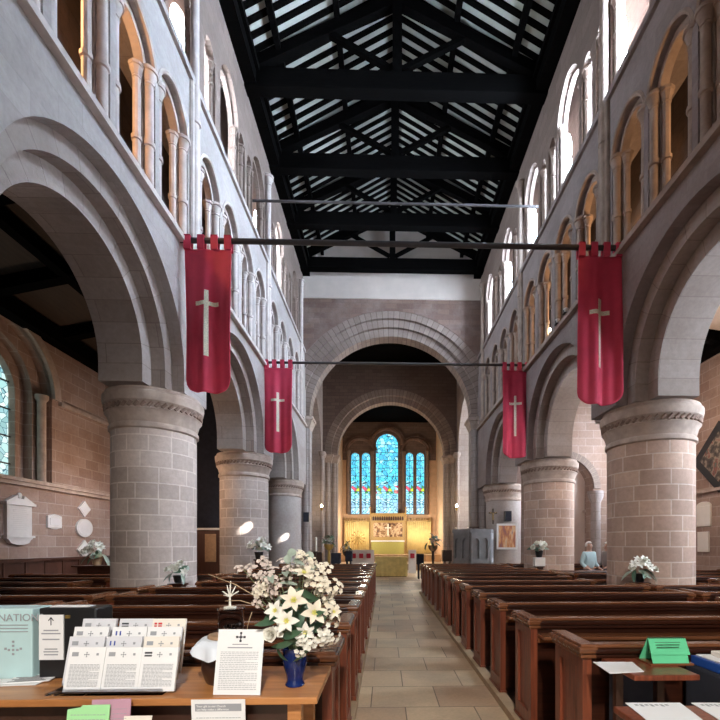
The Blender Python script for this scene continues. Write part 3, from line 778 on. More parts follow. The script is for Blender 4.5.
# ------------------------------------------------------------------ welcome table (left foreground)
TZ = .95
t = t_welcome = thing('table', 'oak welcome table covered with leaflets in the left foreground', 'table', (-1.1, 2.06, 0))
TX0, TX1, TY0, TY1 = -2.3, -.29, 1.845, 2.33
MB().box(TX0, TX1, TY0, TY1, TZ-.032, TZ, .006).build('tabletop', 'table', t)
for x in (TX0+.1, TX1-.14):
    for y_ in (TY0+.06, TY1-.1): MB().box(x, x+.06, y_, y_+.06, 0.03, TZ-.03, .004).build('leg', 'table', t)
MB().box(TX0+.1, TX1-.1, TY0+.08, TY0+.1, TZ-.13, TZ-.03).build('apron', 'pot', t)
MB().box(TX0+.1, TX1-.1, TY1-.06, TY1-.04, .2, TZ-.03).build('back_board', 'pot', t)
MB().box(TX0+.1, TX1-.1, TY0+.0, TY1-.06, .56, .58).build('shelf', 'pot', t)

# leaflets in a clear rack: three columns, four tiers
def leaflet_proto(mat, flag, label, seed, w=.155, h=.205):
    o = thing('leaflet', label, 'leaflet', (0, 0, 0), 'guide leaflets in the clear rack')
    MB().box(-w/2, w/2, 0, .014, 0, h, .001).build('paper', mat, o)
    m = MB(); text_lines(m, w, .02, h*.62, 17, seed=seed); m.build('printed_text', 'ink', o)
    m = MB(); cross_emblem(m, .0, h-.032, .009, -.0012); m.box(.042, .052, -.0017, -.001, h-.036, h-.026); m.build('emblem', 'ink', o)
    m = MB(); x = -.05; z = h-.03
    if flag == 'tri': m.box(x-.012, x-.006, -.0017, -.001, z-.01, z+.01).box(x+.006, x+.012, -.0017, -.001, z-.01, z+.01); c = 'blue_ink'
    elif flag == 'bars': m.box(x-.016, x+.016, -.0017, -.001, z+.002, z+.01).box(x-.016, x+.016, -.0017, -.001, z-.01, z-.003); c = 'black_ink'
    elif flag == 'cross': m.box(x-.018, x-.006, -.0017, -.001, z+.002, z+.011).box(x, x+.018, -.0017, -.001, z+.002, z+.011).box(x-.018, x-.006, -.0017, -.001, z-.011, z-.002).box(x, x+.018, -.0017, -.001, z-.011, z-.002); c = 'red_ink'
    else: m.box(x-.014, x+.014, -.0017, -.001, z-.009, z+.009); c = 'ink'
    m.build('flag_print', c, o)
    return o
cells = [[(60.5, 97), (72, 105), (75, 109), (84, 115)], [(98, 134), (110.5, 141), (116, 145), (122, 151)], [(135, 172), (147, 179), (148, 183), (153, 186)]]
tops = [647, 636.5, 627, 619]
flags = [['plain', 'plain', 'plain', 'plain'], ['plain', 'tri', 'tri', 'bars'], ['bars', 'plain', 'plain', 'cross']]
tilt = R(-14)
names_c = ['left', 'middle', 'right']; names_r = ['front', 'second', 'third', 'back']
mats = ['paper', 'paper', 'cream']
for c in range(3):
    for r in range(4):
        a, b = cells[c][r]; yb = 1.90+.048*r; zb = TZ+.012+.012*r
        p = atY((a+b)/2, tops[r], yb+.05)
        wd = atY(b, tops[r], yb+.05).x-atY(a, tops[r], yb+.05).x
        if r == 0: X0 = atY(a+19, 690, yb).x
        hh = (p.z-zb)/cos(tilt)
        o = leaflet_proto(('paper', 'paper2', 'paper', 'paper2')[r] if not (c == 2 and r in (1, 3)) else 'cream', flags[c][r], ('cream' if c == 2 and r in (1, 3) else 'white')+' guide leaflet, %s row of the %s column in the clear rack' % (names_r[r], names_c[c]), c*4+r, .158, hh)
        o.location = (p.x-.005 if r else X0+.006, yb, zb); o.rotation_euler = (tilt, 0, 0)
rk = thing('leaflet_rack', 'clear plastic stepped rack holding the guide leaflets on the table', 'rack', (-1.15, 1.95, TZ))
for c in range(3):
    a = atZ(cells[c][0][0]-2, 690, TZ).x; m = MB()
    m.box(a, a+.165, 1.885, 2.0, TZ+.001, TZ+.009)
    for r in range(4): m.box(a+.01*r, a+.165+.01*r, 1.886+.048*r, 1.889+.048*r, TZ+.009, TZ+.035+.012*r)
    m.build('rack_column', 'glass', rk)

# black ballot-like box with white notice
p0, p1 = atY(37, 667, 2.1200), atY(112, 667, 2.2000)
bx = thing('donation_box', 'black donation box with white arrow notice on its front, on the table', 'box', (p0.x, 2.1200, TZ))
zt = atY(50, 606, 2.2000).z
MB().box(p0.x, p0.x+.275, 2.1300, 2.2600, TZ, zt, .01).build('casing', 'blackplastic', bx)
nx0, nx1 = atY(38.5, 640, 2.1200).x, atY(63, 640, 2.1200).x
nz0, nz1 = atY(50, 660, 2.1200).z, atY(50, 615, 2.1200).z
nt_ = MB().box(nx0, nx1, 2.1220, 2.1280, nz0, nz1).build('notice', 'paper', bx)
cxn = (nx0+nx1)/2
m = MB(); m.box(cxn-.002, cxn+.002, 2.1205, 2.1218, nz1-.05, nz1-.015)
m.bar((cxn, 2.1210, nz1-.012), (cxn-.012, 2.1210, nz1-.028), .004, .0012, (0, 1, 0)).bar((cxn, 2.1210, nz1-.012), (cxn+.012, 2.1210, nz1-.028), .004, .0012, (0, 1, 0))
m.build('arrow_print', 'black_ink', nt_)
m = MB()
for k, (w_, zz) in enumerate(((.07, .075), (.09, .09), (.08, .118), (.06, .165), (.07, .178), (.065, .192))):
    m.box(cxn-w_/2, cxn+w_/2, 2.1205, 2.1218, nz1-zz-.003, nz1-zz+.003)
m.build('printed_text', 'ink', nt_)
m = MB().box(p0.x+.03, p0.x+.22, 2.1600, 2.2100, zt+.0, zt+.004); m.build('top_label', 'paper', bx)
MB().box(p0.x+.13, p0.x+.15, 2.1240, 2.1300, zt-.05, zt-.035).build('lock', 'brass', bx)
# pale teal donations box
q0, q1 = atY(-30, 660, 2.1200), atY(37, 660, 2.1200)
tb = thing('collection_box', 'pale teal collection box with grey lettering at the left edge of the table', 'box', (q0.x, 2.1200, TZ))
zt2 = atY(20, 608.5, 2.1300).z
MB().box(q0.x, q1.x-.03, 2.1300, 2.2600, TZ, zt2, .006).build('casing', 'teal', tb)
lettering('DONATIONS', .05, tb, 'ink', (atY(17, 620, 2.1280).x-q0.x-.02, .006, zt2-TZ-.06))
m = MB(); cc = atY(13, 650, 2.1280)
for dx, dz in ((0, 0), (0, .02), (0, .04), (0, -.02), (.02, 0), (-.02, 0), (.036, .006), (-.036, .006)): m.box(cc.x+dx-.005, cc.x+dx+.005, 2.1275, 2.1295, cc.z+dz-.005, cc.z+dz+.005)
for k in range(3): m.box(q0.x+.08, q1.x-.05, 2.1275, 2.1295, zt2-.082-.016*k, zt2-.078-.016*k)
m.build('printed_marks', 'ink', tb)
# papers flat on the table by the boxes
for i, (px, py, rz, lab, w, h, mt) in enumerate(((14, 683, .25, 'white paper lying flat at the left end of the table', .26, .11, 'paper'), (33, 680, .5, 'printed black-and-white magazine lying in front of the black box', .19, .12, 'paper'))):
    p = atZ(px, py, TZ); o = thing('magazine', lab, 'magazine', (p.x, p.y, TZ+.002+.004*i), 'papers lying on the table')
    MB().box(p.x-w/2, p.x+w/2, p.y-h/2, p.y+h/2, TZ+.002+.004*i, TZ+.006+.004*i).build('pages', mt, o)
    if i:
        m = MB()
        for k in range(6): m.box(p.x-w*.42+.02*(k % 2), p.x+w*(.4-.08*(k % 3)), p.y-h*.42+k*h*.14, p.y-h*.42+k*h*.14+h*.06, TZ+.0101, TZ+.0106)
        m.build('printed_pattern', 'black_ink', o)
    o.rotation_euler = (0, 0, rz*.4)

# pedestal with white cloth, wooden disc, glass dish and twig tree
px_, py_ = atY(227, 660, 2.09).x, 2.09
st = thing('pot_stand', 'dark turned wooden stand hidden under a white cloth on the table', 'stand', (px_, py_, TZ))
MB().lathe([(.09, 0), (.1, .02), (.115, .07), (.11, .11), (.10, .16), (.105, .2), (.105, .205)], (px_, py_, TZ), 24).build('body', 'pot', st, smooth=True)
m = MB(); n = 40; rings = []
for j, (rr, zz) in enumerate(((.0, .209), (.06, .209), (.115, .207), (.132, .192), (.145, .178), (.150, .15))):
    rings.append([m.bm.verts.new((px_+(rr+(.016*sin(k*7*2*pi/n)*(j-2)/3 if j > 2 else 0))*cos(2*pi*k/n), py_+(rr+(.016*sin(k*7*2*pi/n)*(j-2)/3 if j > 2 else 0))*sin(2*pi*k/n), TZ+zz-(.028*sin(k*3*2*pi/n+1) if j == 5 else 0))) for k in range(n)])
for j in range(5):
    for k in range(n): m.bm.faces.new([rings[j][k], rings[j][(k+1) % n], rings[j+1][(k+1) % n], rings[j+1][k]])
o = m.build('cloth', 'cloth', smooth=True); tag(o, 'white linen cloth draped over the dark stand beside the text sheet', 'cloth')
o = MB().lathe([(.0, .211), (.082, .211), (.082, .222), (.078, .225), (0, .225)], (px_, py_-.012, TZ), 28).build('wooden_disc', 'ltwood', smooth=True); tag(o, 'round wooden board lying on the white linen cloth', 'board')
gx, gy = atY(231, 620, 2.09).x, 2.09
g = thing('glass_jar', 'clear glass jar with dark pebbles on the wooden board', 'jar', (gx, gy, TZ+.226))
MB().lathe([(.0, 0), (.055, 0), (.06, .01), (.06, .115), (.056, .115), (.056, .012), (.0, .01)], (gx, gy, TZ+.226), 28).build('glass', 'glass', g, smooth=True)
MB().lathe([(0, .115), (.064, .115), (.064, .121), (0, .121)], (gx, gy, TZ+.226), 28).build('lid', 'glass', g, smooth=True)
m = MB()
for k in range(16): a = random.random()*6.3; r_ = random.random()*.038; m.ball((gx+r_*cos(a), gy+r_*sin(a), TZ+.248+random.random()*.02), .011, 7, (1, 1, .7))
m.build('pebbles', 'pot', g)
tw = thing('ornament', 'small white twig ornament standing on top of the glass jar', 'ornament', (gx, gy, TZ+.342))
m = MB(); bz = TZ+.347
m.lathe([(.03, 0), (.03, .006), (.006, .01), (.004, .06)], (gx-.005, gy, bz), 10)
for a, l, u in ((-.9, .05, .02), (.9, .05, .02), (-.4, .045, .05), (.5, .05, .045), (0, .0, .07), (-1.3, .035, -.0)):
    m.tube([(gx-.005, gy, bz+.055), (gx-.005+l*sin(a)*.6, gy+.004, bz+.06+u*.5), (gx-.005+l*sin(a), gy+.01, bz+.06+u)], [.004, .0035, .002], 6)
m.build('twig', 'petal_w', tw)
# A4 text sheet standing
def sheet(label, corners_px, Y, tiltdeg, mat='paper'):
    pass
a, b = atZ(215, 692, TZ), atZ(261, 692, TZ)
zz = atY(223, 630, 1.93).z
sg = thing('notice_sheet', 'white standing text sheet with a cross emblem beside the blue vase', 'notice', ((a.x+b.x)/2, 1.875, TZ+.002))
hs = (zz-TZ)/cos(R(12)); ws = .205
cx_ = sg.location.x; 
m = MB().box(-ws/2, ws/2, 0, .004, 0, hs); m2 = m.build('paper', 'paper'); m2.parent = sg; m2.location = (0, 0, 0)
m = MB(); text_lines(m, ws, .02, hs*.66, 22, y=-.001, fill=.82, seed=5); m.box(-.035, .035, -.0014, -.001, hs*.765-.002, hs*.765+.002); m.box(-.055, .055, -.0014, -.001, hs*.715-.0025, hs*.715+.0025); q = m.build('printed_text', 'ink'); q.parent = sg
m = MB(); cross_emblem(m, 0, hs*.88, .017, -.001); q = m.build('emblem', 'black_ink'); q.parent = sg
m = MB().box(-ws/2, ws/2, .005, .007, 0, hs).box(-ws/2, ws/2, .006, .06, 0, .002); q = m.build('acrylic_holder', 'glass'); q.parent = sg
sg.rotation_euler = (R(-12), 0, R(-3)); sg.location.x += .008
# sheet hanging on the table edge
a, b = atY(191, 694, 1.835), atY(245, 694, 1.835)
hg = thing('notice_sheet', 'white appeal sheet with a grey title band hanging from the table edge', 'notice', ((a.x+b.x)/2, 1.835, TZ-.003))
w_ = b.x-a.x
q = MB().box(-w_/2, w_/2, 0, .003, -.3, 0).build('paper', 'paper'); q.parent = hg
q = MB().box(-w_*.43, w_*.43, -.0012, -.0002, -.05, -.018).build('title_band', 'ink'); q.parent = hg
lettering('Your gift to our Church', .0125, hg, 'paper', (-w_*.4, -.0015, -.032), align='LEFT')
lettering('can help make a difference', .0125, hg, 'paper', (-w_*.4, -.0015, -.046), align='LEFT')
m = MB(); text_lines(m, w_, -.28, -.07, 12, y=-.0008, seed=8); q = m.build('printed_text', 'ink'); q.parent = hg
hg.rotation_euler = (R(4), 0, 0)
# coloured leaflets in the tray below the edge
for lab, px0, px1, py0, dz, mt, rz, Yl in (('light green leaflets fanned in the shelf below the table edge', 68, 110, 705, 0, 'ltgreen', .0, 1.79), ('mauve leaflet standing behind the green leaflets below the table edge', 92, 131, 700, 0, 'mauve', .04, 1.81), ('pale lilac leaflet right of the mauve leaflet below the table edge', 124, 152, 716, 0, 'cream', 0, 1.80)):
    a, b = atY(px0, py0, Yl), atY(px1, py0, Yl)
    o = thing('leaflet', lab, 'leaflet', (a.x, Yl, a.z), 'coloured leaflets below the table edge')
    if mt == 'ltgreen':
        q = MB().prism([(0, -.21), (b.x-a.x, -.21), (b.x-a.x, 0), ((b.x-a.x)*.35, -.002), ((b.x-a.x)*.3, -.01), (0, -.018)], XZ, 0, .004).build('paper', mt)
    else: q = MB().box(0, b.x-a.x, 0, .003, -.21, 0).build('paper', mt)
    q.parent = o; m = MB(); w_ = b.x-a.x; text_lines(m, w_, -.2, -.03, 9, y=-.0008, seed=3)
    for v in m.bm.verts: v.co.x += w_/2
    q = m.build('printed_text', 'ink'); q.parent = o
    o.rotation_euler = (R(-8), R(-2)*rz*20, 0)
rk2 = t_welcome
MB().box(-1.5, -.85, 1.72, 1.845, .66, .68).build('tray_floor', 'pot', rk2); MB().box(-1.5, -.85, 1.715, 1.725, .66, .77).build('tray_front', 'pot', rk2)

# ------------------------------------------------------------------ flowers
def petal_mesh(l, w, curl, n=5):
    V = []
    for i in range(n+1):
        s = i/n; ww = w*sin(pi*min(1, s*.92+.08))**.7; z = curl*s*s*l
        V.append([(l*s, -ww/2, z+.15*ww), (l*s, 0, z), (l*s, ww/2, z+.15*ww)])
    return V
def add_petals(mb, k, l, w, up, curl, mat, off=0):
    for q in range(k):
        a = 2*pi*q/k+off; V = petal_mesh(l, w, curl)
        T = mat @ Matrix.Rotation(a, 4, 'Z') @ Matrix.Rotation(-up, 4, 'Y')
        vs = [[mb.bm.verts.new(T @ Vector(p)) for p in row] for row in V]
        for i in range(len(vs)-1):
            for j in range(2): mb.bm.faces.new([vs[i][j], vs[i][j+1], vs[i+1][j+1], vs[i+1][j]])
I4 = Matrix.Identity(4)
def proto_mesh(fn, name, mat):
    mb = MB(); fn(mb); o = mb.build(name, mat, smooth=True); me = o.data; bpy.data.objects.remove(o); return me
def f_lily(mb):
    add_petals(mb, 3, .075, .046, R(42), -.5, I4); add_petals(mb, 3, .072, .036, R(46), -.45, I4, pi/3)
def f_throat(mb):
    add_petals(mb, 6, .028, .012, R(50), -.1, I4, .2)
    for k in range(5): mb.tube([(0, 0, 0), (.012*cos(k*1.25), .012*sin(k*1.25), .04)], .0012, 4)
def f_bloss(mb):
    for k, (x, y, z) in enumerate(((0, 0, 0), (.026, .01, -.012), (-.02, .02, -.01), (-.004, -.028, -.012), (.03, -.022, -.02))):
        T = Matrix.Translation((x, y, z)) @ Matrix.Rotation(x*14, 4, 'Y') @ Matrix.Rotation(-y*14, 4, 'X'); add_petals(mb, 5, .018, .018, R(25), -.2, T, k)
def f_rose(mb):
    for q, (l, w, u) in enumerate(((.034, .036, 15), (.03, .034, 40), (.024, .028, 62), (.016, .02, 78))): add_petals(mb, 5, l, w, R(u), .35, I4, q*.6)
def f_leaf(mb):
    add_petals(mb, 1, .11, .035, R(15), -.35, I4)
def f_leafr(mb):
    add_petals(mb, 1, .05, .046, R(10), -.2, I4)
PM = {}
for nm, fn, mt in (('lily', f_lily, 'petal'), ('lily_w', f_lily, 'petal_w'), ('throat', f_throat, 'petal_y'), ('blossom', f_bloss, 'petal'), ('blossom_w', f_bloss, 'petal_w'), ('blossom_p', f_bloss, 'petal_p'),
                   ('rose', f_rose, 'petal_w'), ('leaf', f_leaf, 'leaf'), ('leaf_g', f_leaf, 'leaf_g'), ('leaf_r', f_leafr, 'leaf_g')):
    PM[nm] = proto_mesh(fn, nm, mt)
def place(me, name, parent, pos, direction, scale=1., roll=None):
    o = bpy.data.objects.new(name, me); COL.objects.link(o); o.parent = parent
    d = Vector(direction).normalized(); q = d.to_track_quat('Z', 'Y')
    o.rotation_mode = 'QUATERNION'; o.rotation_quaternion = q @ Matrix.Rotation(random.random()*6.3 if roll is None else roll, 4, 'Z').to_quaternion()
    o.location = Vector(pos)-wl(parent); o.scale = (scale,)*3
    return o
# big arrangement
vb = atZ(295, 685, TZ); vx, vy = vb.x, vb.y
fl = thing('flower_arrangement', 'tall arrangement of cream lilies and pale blossom in the blue vase', 'flowers', (vx, vy, TZ+.16))
va = thing('vase', 'cobalt blue glazed vase at the right end of the oak table', 'vase', (vx, vy, TZ))
MB().lathe([(.0, 0), (.042, 0), (.045, .006), (.036, .025), (.040, .05), (.052, .09), (.056, .125), (.054, .15), (.058, .175), (.052, .176), (.046, .15), (.03, .05), (0, .03)], (vx, vy, TZ), 32).build('body', 'vase', va, smooth=True)
vz = TZ+.17
stems = MB()
def stem_to(p, r=.0022):
    p = Vector(p); a = Vector((vx, vy, vz-.06)); mid = a.lerp(p, .5)+Vector((0, 0, .03+.1*abs(p.x-vx)))
    stems.tube([a, a.lerp(mid, .5)+Vector((0, 0, .01)), mid, mid.lerp(p, .55)+Vector((0, 0, .005)), p], r, 5)
def P(px, py, dy=0): return atY(px, py, vy+dy)
cen = Vector((vx, vy, vz+.1))
for px, py, dy, sc, nm in ((294, 601, -.1, .85, 'lily'), (314, 613, -.1, .8, 'lily'), (287, 621, -.12, .75, 'lily_w'), (276, 611, -.08, .65, 'lily_w'), (305, 632, -.11, .6, 'lily_w'), (304, 574, -.02, .7, 'lily'), (333, 612, -.06, .5, 'lily')):
    p = P(px, py, dy); o = place(PM[nm], 'lily', fl, p, (p-cen)+Vector((0, -.16, .02)), sc); stem_to(p)
    o2 = bpy.data.objects.new('stamens', PM['throat']); COL.objects.link(o2); o2.parent = o
p = P(272, 634, -.12); place(PM['rose'], 'rose', fl, p, (-.2, -1, .1), 1.2); stem_to(p)
nflow = 0
def spray(pts, nm, n, spread, sc):
    global nflow
    for px, py, dy in pts:
        tip = P(px, py, dy); stem_to(tip, .0018)
        for k in range(n):
            q = tip+Vector((random.gauss(0, spread), random.gauss(0, spread*.7), random.gauss(0, spread)))
            place(PM[nm], 'blossom', fl, q, (q-cen).normalized()*.5+Vector((random.gauss(0, .3), -.6, random.gauss(0, .3))), sc*random.uniform(.75, 1.2)); nflow += 1
spray([(244, 570, .02), (252, 590, 0), (262, 578, .03), (266, 562, .06), (257, 603, -.03), (271, 592, -.04), (279, 574, .02), (286, 560, .05), (300, 568, .03)], 'blossom_p', 3, .022, .7)
spray([(311, 562, .04), (325, 572, .02), (322, 588, 0), (331, 596, .0), (316, 580, -.02), (328, 583, -.03), (303, 556, .06), (262, 588, -.02)], 'blossom', 3, .022, .75)
spray([(299, 644, -.12), (309, 641, -.11), (322, 638, -.08), (329, 636, -.05), (280, 625, -.1)], 'blossom_w', 3, .016, .75)
for px, py, dy, d, s in ((283, 637, -.09, (-.5, -.8, -.1), .9), (296, 630, -.07, (.2, -.8, .1), 1), (302, 622, -.05, (.5, -.7, .2), 1), (288, 610, -.05, (-.2, -.5, .7), 1), (308, 630, -.06, (.8, -.5, 0), .9), (277, 645, -.06, (-.8, -.5, -.2), .8),
                         (293, 641, -.1, (0, -.9, -.3), .8), (300, 612, -.03, (.3, -.4, .8), 1), (272, 628, -.03, (-.8, -.3, .2), .9), (315, 622, -.03, (.8, -.3, .3), .9), (282, 626, -.05, (-.4, -.6, .3), .8), (310, 644, -.05, (.6, -.5, -.3), .8)):
    place(PM['leaf'], 'leaf', fl, P(px, py, dy), d, s*1.15)
for px, py in ((284, 606), (299, 622), (290, 630), (309, 618), (279, 618), (303, 640), (292, 616), (284, 641), (312, 634), (298, 588)):
    place(PM['leaf'], 'leaf', fl, P(px, py, -.06), (random.gauss(0, .6), -.7, random.gauss(.2, .5)), 1.0)
for px, py, s in ((278, 585, 1), (285, 572, 1), (270, 575, .9), (297, 585, 1), (262, 600, .8), (290, 562, .9), (305, 592, .9), (320, 600, .8), (256, 582, .7), (300, 575, .9), (275, 600, .9), (312, 570, .8)):
    p = P(px, py, random.uniform(-.04, .06)); place(PM['leaf_g'], 'leaf', fl, p, (p-cen)+Vector((0, -.1, .1)), s); stem_to(p, .0015)
for px, py in ((302, 562), (310, 560), (288, 555), (296, 552)): p = P(px, py, .05); place(PM['leaf_r'], 'leaf', fl, p, (random.gauss(0, .2), -1, .3), .9); stem_to(p, .0015)
for a in (P(330, 617), P(338, 618, -.02)): stem_to(a, .0018); place(PM['blossom'], 'blossom', fl, a, (1, -.4, .2), 1.)
stems.build('stems', 'stem', fl)
ds = MB()
for (x0, y0_, x1, y1_) in ((262, 600, 208, 574), (255, 605, 225, 601), (252, 612, 246, 634)):
    a, b = P(x0, y0_), P(x1, y1_); ds.tube([a, a.lerp(b, .5)+Vector((0, 0, .012)), b], [.0025, .0022, .0012], 5)
ds.build('dried_stem', 'dried', fl)

def posy(px, py, Y, z0, label, size=1., potmat='blackplastic', n=14, standbox=False):
    c = atY(px, py, Y)
    zb = z0
    f = thing('flower_arrangement', label, 'flowers', (c.x, Y, zb), 'small white flower arrangements by the columns')
    MB().lathe([(.05*size, 0), (.06*size, .01), (.085*size, .14*size), (.075*size, .14*size), (0, .1*size)], (c.x, Y, zb), 16).build('pot', potmat, f, smooth=True)
    top = zb+.14*size
    for k in range(n):
        a = random.random()*6.3; rr = random.random()**.5*.2*size; h = (.05+.2*(1-(rr/(.2*size))**2)*random.uniform(.5, 1.1))*size
        q = Vector((c.x+rr*cos(a), Y+rr*.6*sin(a)-.05*size, top+h)); place(PM['rose' if k % 2 else 'lily_w'], 'bloom', f, q, (q-Vector((c.x, Y, top-.1)))+Vector((0, -.25, 0)), (2.0 if k % 2 else 1.1)*size)
    for k in range(9):
        a = k*.7; q = Vector((c.x+.1*size*cos(a), Y+.06*size*sin(a), top+.05*size)); place(PM['leaf' if k % 2 else 'leaf_g'], 'leaf', f, q, (cos(a), .3*sin(a)-.3, .5+.4*random.random()), 2.2*size)
    if standbox:
        o = MB().box(c.x-.14, c.x+.14, Y-.1, Y+.1, zb-standbox, zb, .01).build('flower_plinth', 'cream'); tag(o, 'small pale box on a pew supporting the flowers by the second right column', 'plinth')
    return f
posy(178, 567, 6.85, 1.005, 'white flowers in a dark pot in front of the nearest left column', .85)
posy(640, 570, 6.86, 1.0, 'white flowers in a dark pot in front of the nearest right column', 1.0)
posy(539, 556, 11.68, 1.26, 'white flowers in a dark pot on a pale box by the second right column', 1.3, n=10, standbox=.24)
posy(259, 556, 11.6, 1.22, 'white flowers in a dark pot in front of the second left column', 1.4, n=12)
posy(97, 556, 9.8, 1.14, 'white flowers on a bench in the left aisle by the wall tablets', 1.3, potmat='ltwood')
for px, Y, z, h, lab in ((178, 6.85, 1.0, .98, 'narrow dark shelf for flowers before the nearest left column'), (640, 6.86, 1.0, .98, 'narrow dark shelf for flowers before the nearest right column'), (259, 11.6, 1.22, 1.2, 'narrow dark pedestal before the second left column'), (97, 9.8, 1.14, 1.1, 'dark bench back with flowers in the left aisle'), (539, 11.68, 1.02, 1.0, 'narrow dark pedestal before the second right column')):
    c = atY(px, 560, Y); wd = .12 if px != 97 else .5
    o = thing('pedestal', lab, 'pedestal', (c.x, Y, .03))
    MB().box(c.x-wd, c.x+wd, Y-.1, Y+.1, z-.03, z, .004).build('top', 'pew', o); MB().box(c.x-wd*.75, c.x+wd*.75, Y-.08, Y+.08, .03, z-.03).build('body', 'pew', o)

# ------------------------------------------------------------------ right foreground: ledge with calendar, papers, blue book
LZ = .925
lg = thing('shelf_desk', 'dark brown shelf desk behind the nearest right pew, in the right foreground', 'desk', (1.6, 2.35, 0))
a0, a1 = atZ(592, 676, LZ).x, atZ(703, 676, LZ).x
MB().box(AR+.09, a1, 2.19, 2.535, LZ-.03, LZ, .008).build('desk_top', 'pewend', lg)
MB().box(AR+.12, a1-.04, 2.46, 2.5, .03, LZ-.03).build('back_board', 'fabric_d', lg)  # near-black board painted as the shade under the desk
for x in (AR+.12, a1-.08): MB().box(x, x+.04, 2.42, 2.46, .03, LZ-.03).build('bracket', 'pot', lg)
p = atZ(617, 669, LZ+.002)
o = thing('paper_sheet', 'white paper lying on the dark shelf desk left of the green calendar', 'paper', (p.x, p.y, LZ))
pp = [atZ(593, 662.5, LZ+.001), atZ(632, 662.5, LZ+.001), atZ(644, 672, LZ+.001), atZ(610, 674, LZ+.001)]
m = MB(); m.prism([(q.x, q.y) for q in pp], lambda u, v, w: (u, v, w), LZ+.001, LZ+.005); m.build('page', 'paper', o)
p0, p1 = atY(652, 662, 2.38), atY(688, 662, 2.38)
gc = thing('desk_calendar', 'green folded card calendar standing on the dark shelf desk', 'calendar', ((p0.x+p1.x)/2, 2.42, LZ))
zt = atY(670, 638, 2.42).z; xa, xb = p0.x, p1.x+.0
m = MB(); yb = 2.37
m.hexa([(xa, yb, LZ+.012), (xb, yb, LZ+.012), (xb, yb+.004, LZ+.012), (xa, yb+.004, LZ+.012), (xa-.003, yb+.045, zt), (xb+.003, yb+.045, zt), (xb+.003, yb+.049, zt), (xa-.003, yb+.049, zt)])
m.hexa([(xa-.015, yb+.11, LZ+.012), (xb-.015, yb+.11, LZ+.012), (xb-.015, yb+.106, LZ+.012), (xa-.015, yb+.106, LZ+.012), (xa-.003, yb+.051, zt), (xb+.003, yb+.051, zt), (xb+.003, yb+.047, zt), (xa-.003, yb+.047, zt)])
m.build('card', 'green', gc)
zm = LZ+(zt-LZ)*.4
MB().hexa([(xa-.004, yb+.008, zm), (xb+.012, yb+.008, zm), (xb+.012, yb+.011, zm), (xa-.004, yb+.011, zm), (xa-.004, yb+.04, zt), (xb+.006, yb+.04, zt), (xb+.006, yb+.043, zt), (xa-.004, yb+.043, zt)]).build('front_page', 'green', gc)
m = MB()
for k in range(18): x = xa+(xb-xa)*(k+.5)/18; m.lathe([(.004, -.0008), (.004, .0008)], (0, 0, 0), 6) if False else m.box(x-.0015, x+.0015, yb+.038, yb+.056, zt-.004, zt+.006)
m.build('spiral_binding', 'leaf', gc)
m = MB()
for k in range(3): m.box(xa+.03, xb-.03-.01*k, yb+.0305-.0095*k, yb+.0345-.0095*k, zt-.022-.012*k, zt-.019-.012*k)
m.build('printed_text', 'leaf', gc)
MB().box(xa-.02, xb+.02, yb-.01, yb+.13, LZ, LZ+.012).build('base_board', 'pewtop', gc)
# lower table with leaflets
lt = thing('side_table', 'reddish low side table with printed sheets at the bottom right corner', 'table', (1.5, 1.75, 0))
LT = .86; e = atZ(613, 706, LT)
MB().box(e.x, 2.3, 1.4, e.y, LT-.03, LT, .006).build('tabletop', 'pewend', lt)
for x in (e.x+.05, 2.2):
    for yq in (1.45, e.y-.1): MB().box(x, x+.05, yq, yq+.05, .03, LT-.03).build('leg', 'pewend', lt)
for lab, c4, mt in (('white printed sheet on the low side table, left one', ((625, 703), (680, 703), (712, 727), (655, 727)), 'paper'), ('white printed sheet on the low side table, right one cut by the edge', ((691, 703), (740, 703), (770, 727), (731, 727)), 'paper')):
    pp = [atZ(x, y, LT+.002) for x, y in c4]; o = thing('printed_sheet', lab, 'paper', tuple(pp[0]))
    MB().prism([(q.x, q.y) for q in pp], lambda u, v, w: (u, v, w), LT+.001, LT+.004).build('page', mt, o)
    m = MB(); u = pp[1]-pp[0]; v = pp[3]-pp[0]
    for k in range(7):
        a = pp[0]+u*(.12+.09*k)+v*.10; b = a+u*.06+v*(.08 if k % 2 else .04); m.box(a.x, b.x, min(a.y, b.y), max(a.y, b.y)+.003, LT+.0041, LT+.0046)
    m.build('printed_title', 'ink', o)
# blue book with papers on a dark covered stand
bs = thing('covered_stand', 'dark cloth covered stand at the right edge under the blue folder', 'stand', (2.1, 2.3, 0))
xb0 = 1.80
MB().box(xb0, xb0+.5, 2.2, 2.54, .03, .90, .02).build('cover', 'fabric_d', bs)
bk = thing('blue_folder', 'blue folder at the right edge of the view, papers on top', 'folder', (xb0+.15, 2.3, .9))
MB().box(xb0+.01, xb0+.3, 2.23, 2.5, .901, .95, .004).build('cover', 'bluecover', bk)
q = MB().box(xb0+.03, xb0+.3, 2.245, 2.485, .951, .957).build('pages', 'paper', bk)
o = MB().box(xb0+.1, xb0+.3, 2.28, 2.46, .958, .985, .003).build('booklet', 'cream'); tag(o, 'cream booklet stack lying on the blue folder', 'booklet')

